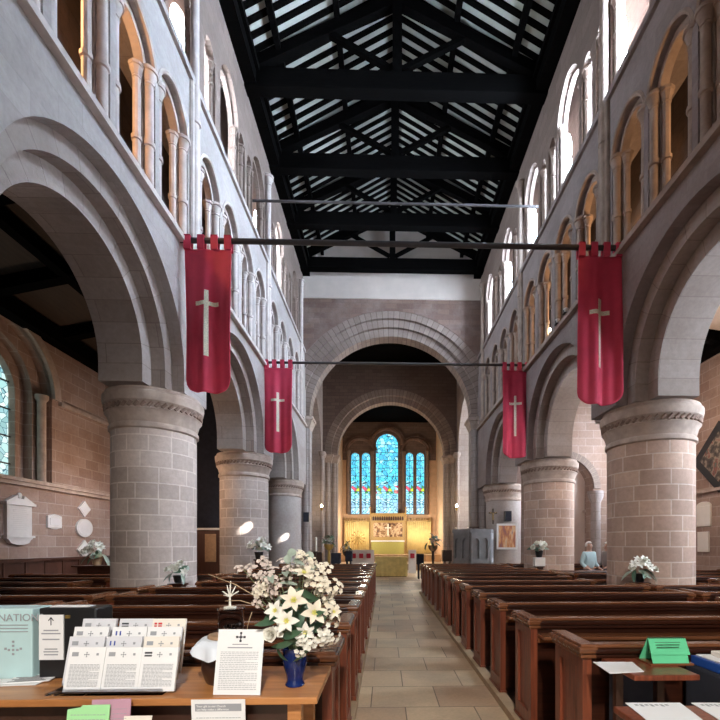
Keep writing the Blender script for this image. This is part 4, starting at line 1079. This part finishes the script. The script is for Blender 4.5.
# ------------------------------------------------------------------ memorials, hatchment, picture, speakers
XM = XAL
def ydz(px, py): p = atX(px, py, XM); return p.y, p.z
def tablet(label, px0, px1, py0, py1, kind):
    (ya, z1), (yb, _) = ydz(px0, py0), ydz(px1, py0); z0 = ydz((px0+px1)/2, py1)[1]; z1 = ydz((px0+px1)/2, py0)[1]
    yc = (ya+yb)/2; w = yb-ya; t = thing('memorial_tablet', label, 'memorial', (XM, yc, z0), 'memorial tablets on the left aisle wall')
    f = lambda u, v, q: (XM+q, u, v)
    h = z1-z0
    if kind == 'pediment':
        MB().box(XM, XM+.07, ya+w*.08, yb-w*.08, z0+h*.2, z1-h*.2).build('slab', 'white', t)
        m = MB(); text_lines_yz(m, yc, w*.6, z0+h*.3, z1-h*.25, 12, XM+.0705); m.build('inscription', 'tabink', t)
        MB().box(XM, XM+.12, ya, yb, z1-h*.22, z1-h*.17).prism([(ya, z1-h*.17), (yb, z1-h*.17), (yc+w*.12, z1-h*.03), (yc+w*.1, z1-h*.09), (yc-w*.1, z1-h*.09), (yc-w*.12, z1-h*.03)], f, 0, .1).build('pediment', 'white', t)
        MB().ball((XM+.06, yc, z1-h*.03), h*.05, 10, (.8, 1, 1.3)).build('urn', 'white', t)
        MB().box(XM, XM+.11, ya+w*.02, yb-w*.02, z0+h*.16, z0+h*.2).prism([(yc+w*.45*cos(pi+pi*k/16), z0+h*.16+h*.14*(sin(pi+pi*k/16)*(1 if abs(k-8) < 5 else .55))) for k in range(17)], f, 0, .08).build('apron', 'white', t)
    elif kind == 'rect':
        MB().box(XM, XM+.05, ya, yb, z0, z1, .01).build('frame', 'white', t)
        m = MB().box(XM+.05, XM+.058, ya+w*.14, yb-w*.14, z0+h*.25, z1-h*.2); m.build('slab', 'frame_w', t)
        MB().prism([(ya, z1), (yb, z1), (yc, z1+h*.16)], f, 0, .05).prism([(ya+w*.1, z0), (yb-w*.1, z0), (yc+w*.15, z0-h*.1), (yc-w*.15, z0-h*.1)], f, 0, .04).build('ornament', 'white', t)
    elif kind == 'circle':
        MB().prism([(yc+w/2*cos(2*pi*k/32), (z0+z1)/2+h/2*sin(2*pi*k/32)) for k in range(32)], f, 0, .05).build('slab', 'white', t)
        MB().prism([(yc+w*.42*cos(2*pi*k/32), (z0+z1)/2+h*.42*sin(2*pi*k/32)) for k in range(32)], f, .05, .056).build('face', 'frame_w', t)
    else:
        MB().prism([(ya, (z0+z1)/2), (yc, z0), (yb, (z0+z1)/2), (yc, z1)], f, 0, .05).build('slab', 'white', t)
        k = .8; zc = (z0+z1)/2
        MB().prism([(yc-w/2*k, zc), (yc, zc-h/2*k), (yc+w/2*k, zc), (yc, zc+h/2*k)], f, .05, .056).build('face', 'frame_w', t)
def text_lines_yz(mb, yc, w, z0, z1, n, x):
    for i in range(n):
        z = z1-(z1-z0)*(i+.5)/n; mb.box(x-.001, x+.002, yc-w/2*(.75 if i % 3 else 1), yc+w/2*(.75 if i % 3 else 1), z-.006, z+.006)
M['tabink'] = plain('faint_inscription', (.66, .63, .6), .8, .05)
tablet('large white marble memorial tablet with pediment, at the left edge of the view', 1, 31, 494, 546, 'pediment')
tablet('small white rectangular memorial tablet right of the large pedimented one', 46, 60, 516, 528, 'rect')
tablet('upper diamond shaped white memorial tablet near the left column', 77, 89, 501, 517, 'diamond')
tablet('round white memorial tablet between the two diamond tablets', 75, 91, 519, 537, 'circle')
tablet('lower diamond shaped white memorial tablet behind the aisle flowers', 76, 90, 540, 559, 'diamond')
# hatchment on the right aisle wall
def rp(px, py): p = atX(px, py, XAR); return p
c = rp(720, 457); a = rp(697, 457); tp = rp(708, 424)
hw = (a.y-c.y); hh = 1.0
ht = thing('hatchment', 'black framed diamond shaped painted hatchment on the right aisle wall', 'hatchment', (XAR, c.y, c.z))
f = lambda u, v, w: (XAR-w, u, v)
yc, zc = c.y-.05, c.z
def dia(k): return [(yc-k, zc), (yc, zc-k), (yc+k, zc), (yc, zc+k)]
MB().prism(dia(.92), f, 0, .08).build('frame', 'blackplastic', ht)
m, nt, b = newmat('hatchment_paint'); tcn = nd(nt, 'ShaderNodeTexCoord'); nn = noise(nt, tcn.outputs['Object'], 5, 5)
nt.links.new(ramp(nt, nn, [(.35, (.02, .02, .02)), (.48, (.09, .07, .055)), (.56, (.3, .25, .19)), (.62, (.22, .05, .04)), (.7, (.1, .12, .1))]), b.inputs['Base Color']); M['hatch'] = m
MB().prism(dia(.64), f, .08, .085).build('painted_panel', 'hatch', ht)
for lab, px0, px1, py0, py1 in (('cream upper tablet with rounded top on the right aisle wall', 698, 712, 507, 526), ('cream lower rectangular tablet on the right aisle wall', 699, 710, 532, 552)):
    p, q = rp(px0, py0), rp(px1, py1); t = thing('memorial_tablet', lab, 'memorial', (XAR, (p.y+q.y)/2, q.z), 'cream tablets on the right aisle wall')
    MB().box(XAR-.05, XAR, q.y, p.y, min(p.z, q.z), max(p.z, q.z), .01).build('slab', 'cream', t)
    if 'upper' in lab: MB().prism([((p.y+q.y)/2+(p.y-q.y)/2*cos(pi*k/12), p.z+.12*sin(pi*k/12)) for k in range(13)], lambda u, v, w: (XAR-w, u, v), 0, .05).build('rounded_top', 'cream', t)
# picture on the third right column + speakers
p = atY(507, 536.5, 16.55); t = thing('framed_picture', 'orange abstract picture in a white frame on the far right column', 'picture', tuple(p))
w_, h_ = .40, .50
MB().box(p.x-w_, p.x+w_, p.y, p.y+.05, p.z-h_, p.z+h_, .006).build('frame', 'frame_w', t)
m, nt, b = newmat('abstract_painting'); tcn = nd(nt, 'ShaderNodeTexCoord'); mpn = nd(nt, 'ShaderNodeMapping'); mpn.inputs['Scale'].default_value = (5, 1, 1.2); nt.links.new(tcn.outputs['Object'], mpn.inputs[0]); nn = noise(nt, mpn.outputs[0], 1.6, 4)
nt.links.new(ramp(nt, nn, [(.3, (.12, .08, .14)), (.42, (.35, .12, .08)), (.52, (.6, .26, .1)), (.62, (.7, .5, .3)), (.75, (.2, .12, .2))]), b.inputs['Base Color']); M['art'] = m
MB().box(p.x-w_+.07, p.x+w_-.07, p.y-.004, p.y+.001, p.z-h_+.08, p.z+h_-.08).build('painting', 'art', t)
for px, py, Y, w_, lab in ((508.5, 516, 16.45, .13, 'small black loudspeaker on the far right column above the picture'), (306, 517, 17.9, .12, 'small black loudspeaker on the left chancel arch pier')):
    p = atY(px, py, Y); t = thing('loudspeaker', lab, 'loudspeaker', tuple(p), 'black loudspeakers')
    MB().box(p.x-w_, p.x+w_, p.y, p.y+.22, p.z-.2, p.z+.2, .02).build('cabinet', 'blackplastic', t)
    MB().box(p.x-w_*.85, p.x+w_*.85, p.y-.006, p.y, p.z-.17, p.z+.17).build('grille', 'fabric_d', t)
    MB().box(p.x-.02, p.x+.02, p.y+.2, p.y+.23, p.z-.02, p.z+.02).build('bracket', 'iron', t)
p = atY(493, 515, 16.6); t = thing('crucifix', 'small dark crucifix on the far right column left of the loudspeaker', 'crucifix', tuple(p))
MB().box(p.x-.03, p.x+.03, p.y+.0, p.y+.04, p.z-.35, p.z+.25).box(p.x-.16, p.x+.16, p.y, p.y+.04, p.z+.05, p.z+.11).build('cross', 'pot', t)
MB().tube([(p.x, p.y-.02, p.z-.2), (p.x, p.y-.02, p.z+.08)], .03, 6).tube([(p.x-.13, p.y-.01, p.z+.1), (p.x, p.y-.02, p.z+.06), (p.x+.13, p.y-.01, p.z+.1)], .015, 6).build('figure', 'gilt', t)
# wooden notice board case between left columns
p = atY(208, 547, 13.3)
t = thing('notice_case', 'brown wooden notice case with a pale panel between the left columns', 'case', (p.x, 13.3, 0))
q0, q1 = atY(199, 565, 13.3), atY(218, 530, 13.3)
MB().box(q0.x-.1, q1.x+.3, 13.3, 13.6, 0.03, q1.z).build('body', 'dado', t)
r0, r1 = atY(205, 562, 13.28), atY(216, 534, 13.28)
MB().box(r0.x, r1.x, 13.27, 13.3, r0.z, r1.z).build('panel', 'ltwood', t)
MB().box(q0.x-.15, q1.x+.35, 13.25, 13.62, q1.z, q1.z+.06).build('cornice', 'frame_w', t)

# ------------------------------------------------------------------ pulpit, altars, sanctuary
pb = atY(472, 560, 16.6); px_, py_ = pb.x+.05, 16.6
pu = thing('pulpit', 'grey stone polygonal pulpit with arched panels by the chancel arch', 'pulpit', (px_, py_, 0))
n = 6; rr = .78; z0, z1 = .95, atY(470, 529, 16).z
def hexpts(r, off=R(10)): return [(px_+r*cos(off+2*pi*k/n), py_+r*sin(off+2*pi*k/n)) for k in range(n)]
g_ = lambda u, v, w: (u, v, w)
MB().prism(hexpts(.5), g_, 0, z0-.12).build('pedestal', 'pulpit_l', pu)
MB().prism(hexpts(rr), g_, z0, z1-.14).build('drum', 'pulpit', pu)
MB().prism(hexpts(rr+.06), g_, z0-.12, z0).build('base_moulding', 'pulpit', pu); MB().prism(hexpts(rr+.07), g_, z1-.14, z1).build('rim_moulding', 'pulpit', pu)
H = hexpts(rr)
for k in range(n):
    a, b = Vector((*H[k], 0)), Vector((*H[(k+1) % n], 0)); d = (b-a); L_ = d.length; d.normalize(); nrm = Vector((d.y, -d.x, 0))
    if nrm.y > .3: continue
    m = MB(); fr = lambda u, v, w: tuple(a+d*u+nrm*w+Vector((0, 0, v)))
    plate(m, fr, .02, L_-.02, z0, z1-.14, [(L_*.28, L_*.15, z1-.5, z0+.15, 1.3), (L_*.72, L_*.15, z1-.5, z0+.15, 1.3)], 0.0, .06, 10)
    m.build('arched_panel', 'pulpit' if nrm.x < .2 else 'pulpit_l', pu)  # right-facing panels get the paler stone, lit side put into the colour
MB().box(px_-.2, px_+.2, py_-.15, py_+.15, z1+.06, z1+.1).lathe([(.05, 0), (.05, .08)], (px_, py_, z1), 8).build('book_rest', 'pot', pu)
# nave altar
a, b = atY(375, 576, 21.5), atY(407.5, 576, 21.5)
al = thing('nave_altar', 'free-standing altar under a plain gold cloth at the end of the centre aisle', 'altar', ((a.x+b.x)/2, 21.9, 0))
MB().box(a.x+.05, b.x-.05, 21.55, 22.25, 0, .97).build('table', 'pot', al)
m = MB(); m.box(a.x, b.x, 21.5, 22.3, .97, 1.0)
N = 40
for k in range(N):
    u0, u1 = a.x+(b.x-a.x)*k/N, a.x+(b.x-a.x)*(k+1)/N
    d0, d1 = .02*sin(k*1.3), .02*sin((k+1)*1.3)
    m.face([(u0, 21.5, .98), (u1, 21.5, .98), (u1, 21.48+d1, .03), (u0, 21.48+d0, .03)])
for x in (a.x, b.x): m.face([(x, 21.5, .98), (x, 22.3, .98), (x, 22.3, .03), (x, 21.5, .03)])
m.build('altar_cloth', 'gold', al)
# communion rail with red kneelers
for px0, px1, lab in ((350, 374, 'left'), (408.5, 416, 'right')):
    a, b = atY(px0, 555, 24.5), atY(px1, 555, 24.5)
    t = thing('communion_rail', 'white communion rail %s of the gold nave altar' % lab, 'rail', ((a.x+b.x)/2, 24.5, 0))
    MB().box(a.x, b.x, 24.45, 24.55, 0, 1.26).build('front_panel', 'frame_w', t)
    MB().box(a.x, b.x, 24.4, 24.6, 1.26, 1.32).build('top_rail', 'frame_w', t)
    k = 0; x = a.x+.1
    while x < b.x-.25:
        o = MB().box(x, x+.24, 24.36, 24.44, .85, 1.12, .02).build('kneeler', 'redcush'); tag(o, 'red kneeler cushion, %s along the white %s communion rail' % (ORD[k]+' from the left', lab), 'kneeler', 'red kneelers on the communion rail'); x += .42; k += 1
# high altar, reredos, curtains
Ya = 32.4
a, b = atY(371.5, 553, Ya), atY(404, 553, Ya)
ha = thing('high_altar', 'high altar with green and gold frontal below the east window', 'altar', ((a.x+b.x)/2, Ya+.4, .9))
zt_ = atY(385, 540.5, Ya).z
MB().box(a.x, b.x, Ya+.02, Ya+.8, .9, zt_-.06).build('body', 'ltwood', ha)
MB().box(a.x, b.x, Ya, Ya+.02, .92, zt_-.08).build('frontal', 'altgreen', ha)
MB().box(a.x-.05, b.x+.05, Ya-.03, Ya+.85, zt_-.08, zt_).build('altar_top', 'cloth', ha)
Yr = 33.35
a, b = atY(371, 553, Yr), atY(405, 553, Yr); zr0, zr1 = atY(385, 548, Yr).z, atY(385, 515, Yr).z
re = thing('reredos', 'gilded carved reredos with a pale scene behind the high altar', 'reredos', ((a.x+b.x)/2, Yr, .9))
MB().box(a.x, b.x, Yr, Yr+.3, .9, zr1).build('case', 'gilt', re)
MB().box(a.x-.08, b.x+.08, Yr-.08, Yr+.3, zr1, zr1+.14).box(a.x-.04, b.x+.04, Yr-.05, Yr+.3, zr1-.55, zr1-.46).build('cornice', 'gilt', re)
m = MB()
for k in range(14): u = a.x+.1+(b.x-a.x-.2)*(k+.5)/14; m.prism([(u-.07, zr1-.42), (u+.07, zr1-.42), (u+.07, zr1-.2), (u, zr1-.08), (u-.07, zr1-.2)], XZ, Yr-.02, Yr+.01)
m.build('cresting', 'pot', re)
m, nt, b_ = newmat('altarpiece'); tcn = nd(nt, 'ShaderNodeTexCoord'); nn = noise(nt, tcn.outputs['Object'], 3.2, 4)
nt.links.new(ramp(nt, nn, [(.35, (.06, .03, .02)), (.47, (.28, .14, .06)), (.55, (.6, .45, .28)), (.65, (.2, .09, .05))]), b_.inputs['Base Color']); M['altarpiece'] = m
MB().box(a.x+.2, b.x-.2, Yr-.03, Yr+.0, zr1-1.7, zr1-.6).build('painted_scene', 'altarpiece', re)
mx = (a.x+b.x)/2; MB().box(mx-.05, mx+.05, Yr-.25, Yr-.2, zr1-1.6, zr1-.7).box(mx-.25, mx+.25, Yr-.25, Yr-.2, zr1-1.05, zr1-.95).build('altar_cross', 'candle', re)
for x in (a.x-.06, b.x+.06): MB().lathe([(.09, 0), (.06, .1), (.05, zr1-.9+.5), (.09, zr1-.9+.6)], (x, Yr-.1, .9), 8).build('riddel_post', 'gilt', re, smooth=True)
for px0, px1, lab in ((344.5, 369, 'left'), (407, 431, 'right')):
    a, b = atY(px0, 551, 33.7), atY(px1, 551, 33.7); z1 = atY(px0, 521.5, 33.7).z
    t = thing('altar_curtain', 'yellow pleated curtain %s of the reredos' % lab, 'curtain', ((a.x+b.x)/2, 33.7, .95), 'yellow curtains beside the reredos')
    m = MB(); N = 90; vs = []
    for k in range(N+1):
        x = a.x+(b.x-a.x)*k/N; d = .05*sin(k*2*pi/7.5); vs.append((m.bm.verts.new((x, 33.7+d, .93)), m.bm.verts.new((x, 33.7+d*.6, z1))))
    for k in range(N): m.bm.faces.new([vs[k][0], vs[k+1][0], vs[k+1][1], vs[k][1]])
    o = m.build('cloth', 'curtain', t, smooth=True); o.modifiers.new('thickness', 'SOLIDIFY').thickness = .015
    MB().box(a.x, b.x, 33.62, 33.8, z1, z1+.08).build('curtain_rail', 'gilt', t)
    m = MB()
    for k in range(9): m.ball((a.x+(b.x-a.x)*(k+.5)/9, 33.7, z1+.16), .07, 8, (1, 1, 1.2)) if k % 2 else m.prism([(a.x+(b.x-a.x)*(k+.5)/9-.1, z1+.08), (a.x+(b.x-a.x)*(k+.5)/9+.1, z1+.08), (a.x+(b.x-a.x)*(k+.5)/9, z1+.3)], XZ, 33.66, 33.74)
    m.build('cresting', 'gilt', t)
# sunburst-like processional star in front of the left curtain
p = atY(358, 538, 33.); t = thing('gold_star', 'gold rayed star ornament in front of the left yellow curtain', 'ornament', (p.x, 33, .9))
m = MB()
for k in range(12): a = pi*k/6; m.bar((p.x, 33, p.z), (p.x+.5*cos(a), 33, p.z+.5*sin(a)), .05, .03, (0, 1, 0)); m.ball((p.x+.5*cos(a), 33, p.z+.5*sin(a)), .06, 6)
m.build('rays', 'brass', t); MB().tube([(p.x, 33, .9), (p.x, 33, p.z)], .03, 8).build('pole', 'brass', t); MB().lathe([(.25, 0), (.2, .06), (.05, .1)], (p.x, 33, .9), 16).build('foot', 'brass', t)
# candles and stands in the crossing
def candle_stand(px, ytop, Y, label, hc=.8):
    p = atY(px, ytop, Y); t = thing('candle_stand', label, 'candle stand', (p.x, Y, 0), 'tall candles near the chancel')
    MB().lathe([(.2, 0), (.18, .05), (.04, .12), (.035, p.z-hc-.06), (.11, p.z-hc-.03), (.11, p.z-hc)], (p.x, Y, 0), 12).build('stand', 'pot', t, smooth=True)
    MB().lathe([(.05, 0), (.05, hc-.03), (.01, hc)], (p.x, Y, p.z-hc), 10).build('candle', 'candle', t, smooth=True)
candle_stand(316, 537, 19.5, 'tall white candle on a dark stand at the left pier of the chancel', .65)
candle_stand(456, 527, 20.6, 'tall white candle on a dark stand by the right chancel pier', .7)
def box_thing(name, px0, px1, py0, py1, Y, dep, mat, label, cat, legs=True):
    a, b = atY(px0, py1, Y), atY(px1, py0, Y); t = thing(name, label, cat, ((a.x+b.x)/2, Y, 0))
    MB().box(a.x, b.x, Y, Y+dep, max(0, b.z-.5), b.z, .03).build('top', mat, t)
    MB().box(a.x+.06, a.x+.12, Y, Y+dep, 0, b.z-.45).box(b.x-.12, b.x-.06, Y, Y+dep, 0, b.z-.45).build('leg_frame', mat, t)
    MB().box(a.x+.04, b.x-.04, Y-.01, Y, max(.05, b.z-.45), b.z-.08).build('front_panel', mat, t)
box_thing('prayer_desk', 313, 322, 552, 565, 20.3, .5, 'pot', 'dark wooden prayer desk beside the left candle', 'desk')
box_thing('prayer_desk', 331, 340, 553, 565, 20.2, .5, 'fabric_d', 'dark prayer desk right of the brass flower pedestal', 'desk')
box_thing('choir_chair', 345, 352, 551, 565, 20.6, .5, 'fabric_d', 'dark chair with a blue book left of the white communion rail', 'chair')
box_thing('choir_chair', 417, 424, 554, 566, 20.2, .5, 'fabric_d', 'dark chair right of the nave altar', 'chair')
box_thing('choir_chair', 443, 452, 550, 566, 18.9, .5, 'pot', 'dark wooden chair left of the stone pulpit', 'chair')
def stand_flowers(px, py, Y, label, mat='brass', bowl='wicker'):
    p = atY(px, py, Y); t = thing('flower_stand', label, 'flower stand', (p.x, Y, 0))
    zb = p.z-.45
    MB().lathe([(.2, 0), (.16, .06), (.05, .12), (.07, zb*.3), (.04, zb*.5), (.07, zb*.75), (.05, zb-.05), (.12, zb)], (p.x, Y, 0), 12).build('pedestal', mat, t, smooth=True)
    MB().lathe([(.12, 0), (.2, .1), (.23, .25), (.2, .25), (0, .15)], (p.x, Y, zb), 14).build('bowl', bowl, t, smooth=True)
    for k in range(14):
        a = random.random()*6.3; q = Vector((p.x+.32*random.random()*cos(a), Y+.15*sin(a), zb+.3+.35*random.random())); place(PM['leaf'], 'leaf', t, q, (cos(a), -.4, .6), 3.2)
    for k in range(8):
        a = random.random()*6.3; q = Vector((p.x+.3*random.random()*cos(a), Y-.12, zb+.3+.25*random.random())); place(PM['rose'], 'bloom', t, q, (0, -1, .3), 2.2)
stand_flowers(329, 540, 20.0, 'brass pedestal with pale flowers near the left chancel pier', 'brass', 'brass')
stand_flowers(433, 541, 19.6, 'wicker bowl of dark foliage near the stone pulpit', 'pot', 'wicker')
stand_flowers(347, 548, 23.0, 'low dark foliage arrangement in front of the left yellow curtain', 'pot', 'pot')

# ------------------------------------------------------------------ lamps
def lamp_light(name, loc, col, power, r=.06, typ='POINT', rot=None, spot=None, blend=.3):
    l = bpy.data.lights.new(name, typ); l.energy = power; l.color = col
    if typ in ('POINT', 'SPOT'): l.shadow_soft_size = r
    if typ == 'SPOT': l.spot_size = spot; l.spot_blend = blend
    o = bpy.data.objects.new(name, l); COL.objects.link(o); o.location = loc
    if rot is not None: o.rotation_mode = 'QUATERNION'; o.rotation_quaternion = rot
    return o
def aim(a, b): return (Vector(b)-Vector(a)).to_track_quat('-Z', 'Y')
def sconce(px, py, Y, label, power):
    p = atY(px, py, Y); t = thing('wall_lamp', label, 'lamp', tuple(p), 'wall lamps')
    MB().lathe([(.02, -.2), (.07, -.12), (.09, 0), (.085, 0), (.02, -.1)], tuple(p), 12).build('shade', 'brass', t, smooth=True)
    MB().ball(tuple(p+Vector((0, 0, .06))), .06, 10, (1, 1, 1.6)).build('bulb', 'bulb', t, smooth=True)
    MB().box(p.x-.02, p.x+.02, p.y, p.y+.25, p.z-.14, p.z-.1).build('bracket', 'brass', t)
    lamp_light('wall_lamp_light', (p.x, p.y-.12, p.z+.25), (1, .78, .5), power)
sconce(321.5, 507, 24, 'lit wall lamp on the left pier before the sanctuary', 25)
sconce(456.5, 507, 24, 'lit wall lamp on the right pier before the sanctuary', 25)
def flood(p, label, bulb=True):
    t = thing('floodlight', label, 'floodlight', tuple(p), 'floodlights on the triforium sill')
    MB().box(p.x-.06, p.x+.06, p.y-.05, p.y+.05, p.z-.08, p.z-.06).box(p.x-.05, p.x-.04, p.y-.02, p.y+.02, p.z-.06, p.z+.03).box(p.x+.04, p.x+.05, p.y-.02, p.y+.02, p.z-.06, p.z+.03).build('bracket', 'iron', t)
    MB().lathe([(.04, -.05), (.055, .03), (.05, .035), (.02, 0)], tuple(p), 12).build('housing', 'frame_w', t, smooth=True)
    if bulb: MB().ball(tuple(p+Vector((-.03 if p.x > 0 else .03, 0, .03))), .045, 8).build('bulb', 'bulb', t, smooth=True)
ZTL = 6.75; ZTR = 6.65
flood(Vector((XR+.3, 10.95, ZTR+.45)), 'lit floodlight in a triforium opening above the right banners')
flood(Vector((XR-.05, 9.3, ZTR+.08)), 'white floodlight on the right triforium sill just left of the near right banner', False)
flood(Vector((XR-.05, 9.75, ZTR+.08)), 'white floodlight on the right triforium sill, second one left of the near right banner', False)
flood(Vector((XL-.10, 5.25, ZTL+.08)), 'white floodlight on the left triforium sill nearest the camera', False)
flood(Vector((XL-.10, 6.2, ZTL+.08)), 'white floodlight on the left triforium sill, farther one', False)
lp = Vector((.2, -2.2, 4.6))  # added lamp behind the camera, brightens table, leaflets and near pews
t = thing('floodlight', 'added unseen floodlight high at the west end to brighten the welcome table', 'floodlight', tuple(lp))
MB().lathe([(.09, 0), (.13, .22), (.1, .26), (0, .28)], tuple(lp), 14).build('housing', 'frame_w', t, smooth=True)
MB().box(lp.x-.015, lp.x+.015, -3.0, lp.y, lp.z+.24, lp.z+.28).build('bracket', 'iron', t)
lamp_light('added_fill_lamp', lp+Vector((0, 0, -.06)), (1, .95, .88), 640, .15, 'SPOT', aim(lp, (0, 3.0, .9)), R(88), .5)
# warm light from lamps inside the right triforium passage and the aisles
for y in (5.4, 8.4, 10.9): lamp_light('passage_lamp', (XR+.85, y, 7.7), (1, .6, .3), 24, .1)
lamp_light('passage_lamp', (XL-.85, 5.0, 7.9), (1, .55, .25), 60, .1)
lamp_light('sanctuary_lamp', (-1.6, 31.2, 3.0), (1, .88, .7), 120, .3)
lamp_light('sanctuary_lamp', (2.2, 31.2, 3.0), (1, .88, .7), 120, .3)
lamp_light('aisle_lamp', (-6.0, 11.2, 3.2), (1, .68, .45), 42, .25)
lamp_light('aisle_lamp', (6.9, 9.5, 4.6), (1, .75, .55), 60, .25)
for px, py, rad, e in ((250, 525, .55, 9000), (285, 537, .5, 14000)):  # added spots without fixtures, imitating sun patches on two left columns
    p = atY(px, py, 11.95 if px < 260 else 16.85); s = Vector((XR-.3, p.y-2.2, 6.9))
    lamp_light('sun_patch_spot', s, (1, .98, .94), e, .02, 'SPOT', aim(s, p), R(rad*3.2), .5)

# ------------------------------------------------------------------ people in the right aisle
def skin_mesh(name, verts, edges, radii, mat, parent, sub=2, root=0):
    me = bpy.data.meshes.new(name); me.from_pydata([tuple(v) for v in verts], edges, [])
    o = bpy.data.objects.new(name, me); COL.objects.link(o)
    sk = o.modifiers.new('skin', 'SKIN'); sk.use_smooth_shade = True
    ss = o.modifiers.new('sub', 'SUBSURF'); ss.levels = sub; ss.render_levels = sub
    for i, r_ in enumerate(radii): me.skin_vertices[0].data[i].radius = (r_, r_) if not isinstance(r_, tuple) else r_
    me.skin_vertices[0].data[root].use_root = True
    dg = bpy.context.evaluated_depsgraph_get(); dg.update()
    m2 = bpy.data.meshes.new_from_object(o.evaluated_get(dg)); bpy.data.objects.remove(o)
    m2.materials.clear(); m2.materials.append(M[mat]); n = bpy.data.objects.new(name, m2); COL.objects.link(n); n.parent = parent
    return n
def person(x, y, h, rz, top, label):
    t = thing('person', label, 'person', (x, y, 0.0)); k = h/1.7
    V, E, Rr = [], [], []
    def add(p, r_, par=None):
        V.append(Vector(p)*k); Rr.append(tuple(q*k for q in r_) if isinstance(r_, tuple) else r_*k)
        if par is not None: E.append((par, len(V)-1))
        return len(V)-1
    pel = add((0, 0, .92), (.15, .12)); ab = add((0, 0, 1.08), (.14, .11), pel); ch = add((0, 0, 1.28), (.155, .115), ab); nk0 = add((0, 0, 1.41), .075, ch)
    nk = add((0, .01, 1.475), .052, nk0); hd = add((0, .015, 1.56), (.078, .09), nk); tp = add((0, .005, 1.65), (.06, .068), hd)
    for s in (-1, 1):
        hp = add((s*.09, 0, .86), .088, pel); kn = add((s*.1, .01, .48), .058, hp); an = add((s*.1, -.01, .09), .04, kn); ft = add((s*.11, .12, .035), .034, an)
        sh = add((s*.17, 0, 1.37), .058, ch); el = add((s*.25, -.03, 1.1), .042, sh); wr = add((s*.22, .14, .96), .028, el); pa = add((s*.2, .2, .94), .032, wr)
        for q in range(4): f0 = add((s*.2+(q-1.5)*.018, .235, .935), .0095, pa); f1 = add((s*.2+(q-1.5)*.019, .265+.006*(q in (1, 2)), .92), .008, f0); add((s*.2+(q-1.5)*.019, .275+.006*(q in (1, 2)), .9), .007, f1)
        th = add((s*.17, .21, .945), .01, pa); add((s*.155, .24, .94), .008, th)
    b = skin_mesh('body', V, E, Rr, 'skin', t)
    # face on the head: nose, eyes, mouth, ears
    m = MB(); m.ball((0, .108*k, 1.545*k), .014*k, 8, (.8, 1, 1.4)); m.build('nose', 'skin', smooth=True).parent = t
    for s in (-1, 1):
        MB().ball((s*.03*k, .092*k, 1.575*k), .011*k, 8).build('eye', 'frame_w', smooth=True).parent = t
        MB().ball((s*.08*k, .01*k, 1.56*k), .025*k, 8, (.4, .7, 1.2)).build('ear', 'skin', smooth=True).parent = t
    MB().box(-.022*k, .022*k, .094*k, .1*k, 1.5*k, 1.507*k).build('mouth', 'redcush').parent = t
    m = MB(); tb = bmesh.new(); bmesh.ops.create_uvsphere(tb, u_segments=20, v_segments=14, radius=1)
    bmesh.ops.delete(tb, geom=[v for v in tb.verts if v.co.z < -.55 or (v.co.y > .45 and v.co.z < .45)], context='VERTS')
    m.add(tb, Matrix.Translation((0, -.004*k, 1.6*k)) @ Matrix.Diagonal((.094*k, .112*k, .105*k, 1))); tb.free()
    m.build('hair', 'hair', smooth=True).parent = t
    V, E, Rr = [], [], []
    pel = add((0, 0, .9), (.165, .135)); ab = add((0, 0, 1.08), (.16, .13), pel); ch = add((0, 0, 1.27), (.175, .135), ab); nk0 = add((0, 0, 1.40), .09, ch)
    for s in (-1, 1):
        sh = add((s*.175, 0, 1.365), .072, ch); el = add((s*.25, -.03, 1.1), .058, sh); add((s*.225, .12, .98), .044, el)
    skin_mesh('shirt', V, E, Rr, top, t)
    V, E, Rr = [], [], []
    pel = add((0, 0, .93), (.155, .128))
    for s in (-1, 1):
        hp = add((s*.092, 0, .84), .102, pel); kn = add((s*.1, .01, .48), .078, hp); add((s*.1, -.008, .1), .066, kn)
    skin_mesh('trousers', V, E, Rr, 'trouser', t)
    for s in (-1, 1): MB().box((s*.11-.045)*k, (s*.11+.045)*k, -.06*k, .19*k, 0.0, .085*k, .02).build('shoe', 'blackplastic').parent = t
    t.rotation_euler = (0, 0, rz); return t
p = atY(589, 545, 11.9); person(p.x, 11.9, 1.70, R(200), 'shirt', 'white-haired person in a pale blue shirt standing in the right aisle between the columns')
p = atY(607.5, 545, 12.6); person(p.x, 12.6, 1.70, R(100), 'grey_c', 'white-haired person in a grey jumper half hidden behind the nearest right column')

# ------------------------------------------------------------------ world and exposure
w = bpy.data.worlds.new('world'); SC.world = w; w.use_nodes = True
bg = w.node_tree.nodes['Background']; bg.inputs[0].default_value = (.75, .85, 1, 1); bg.inputs[1].default_value = 1.0
SC.view_settings.view_transform = 'Standard'; SC.view_settings.look = 'None'; SC.view_settings.gamma = 1; SC.view_settings.use_curve_mapping = False
SC.view_settings.exposure = 1.18
SC.cycles.max_bounces = 8; SC.cycles.diffuse_bounces = 5; SC.cycles.transmission_bounces = 6
SC.cycles.use_denoising = True
SC.cycles.sample_clamp_indirect = 8
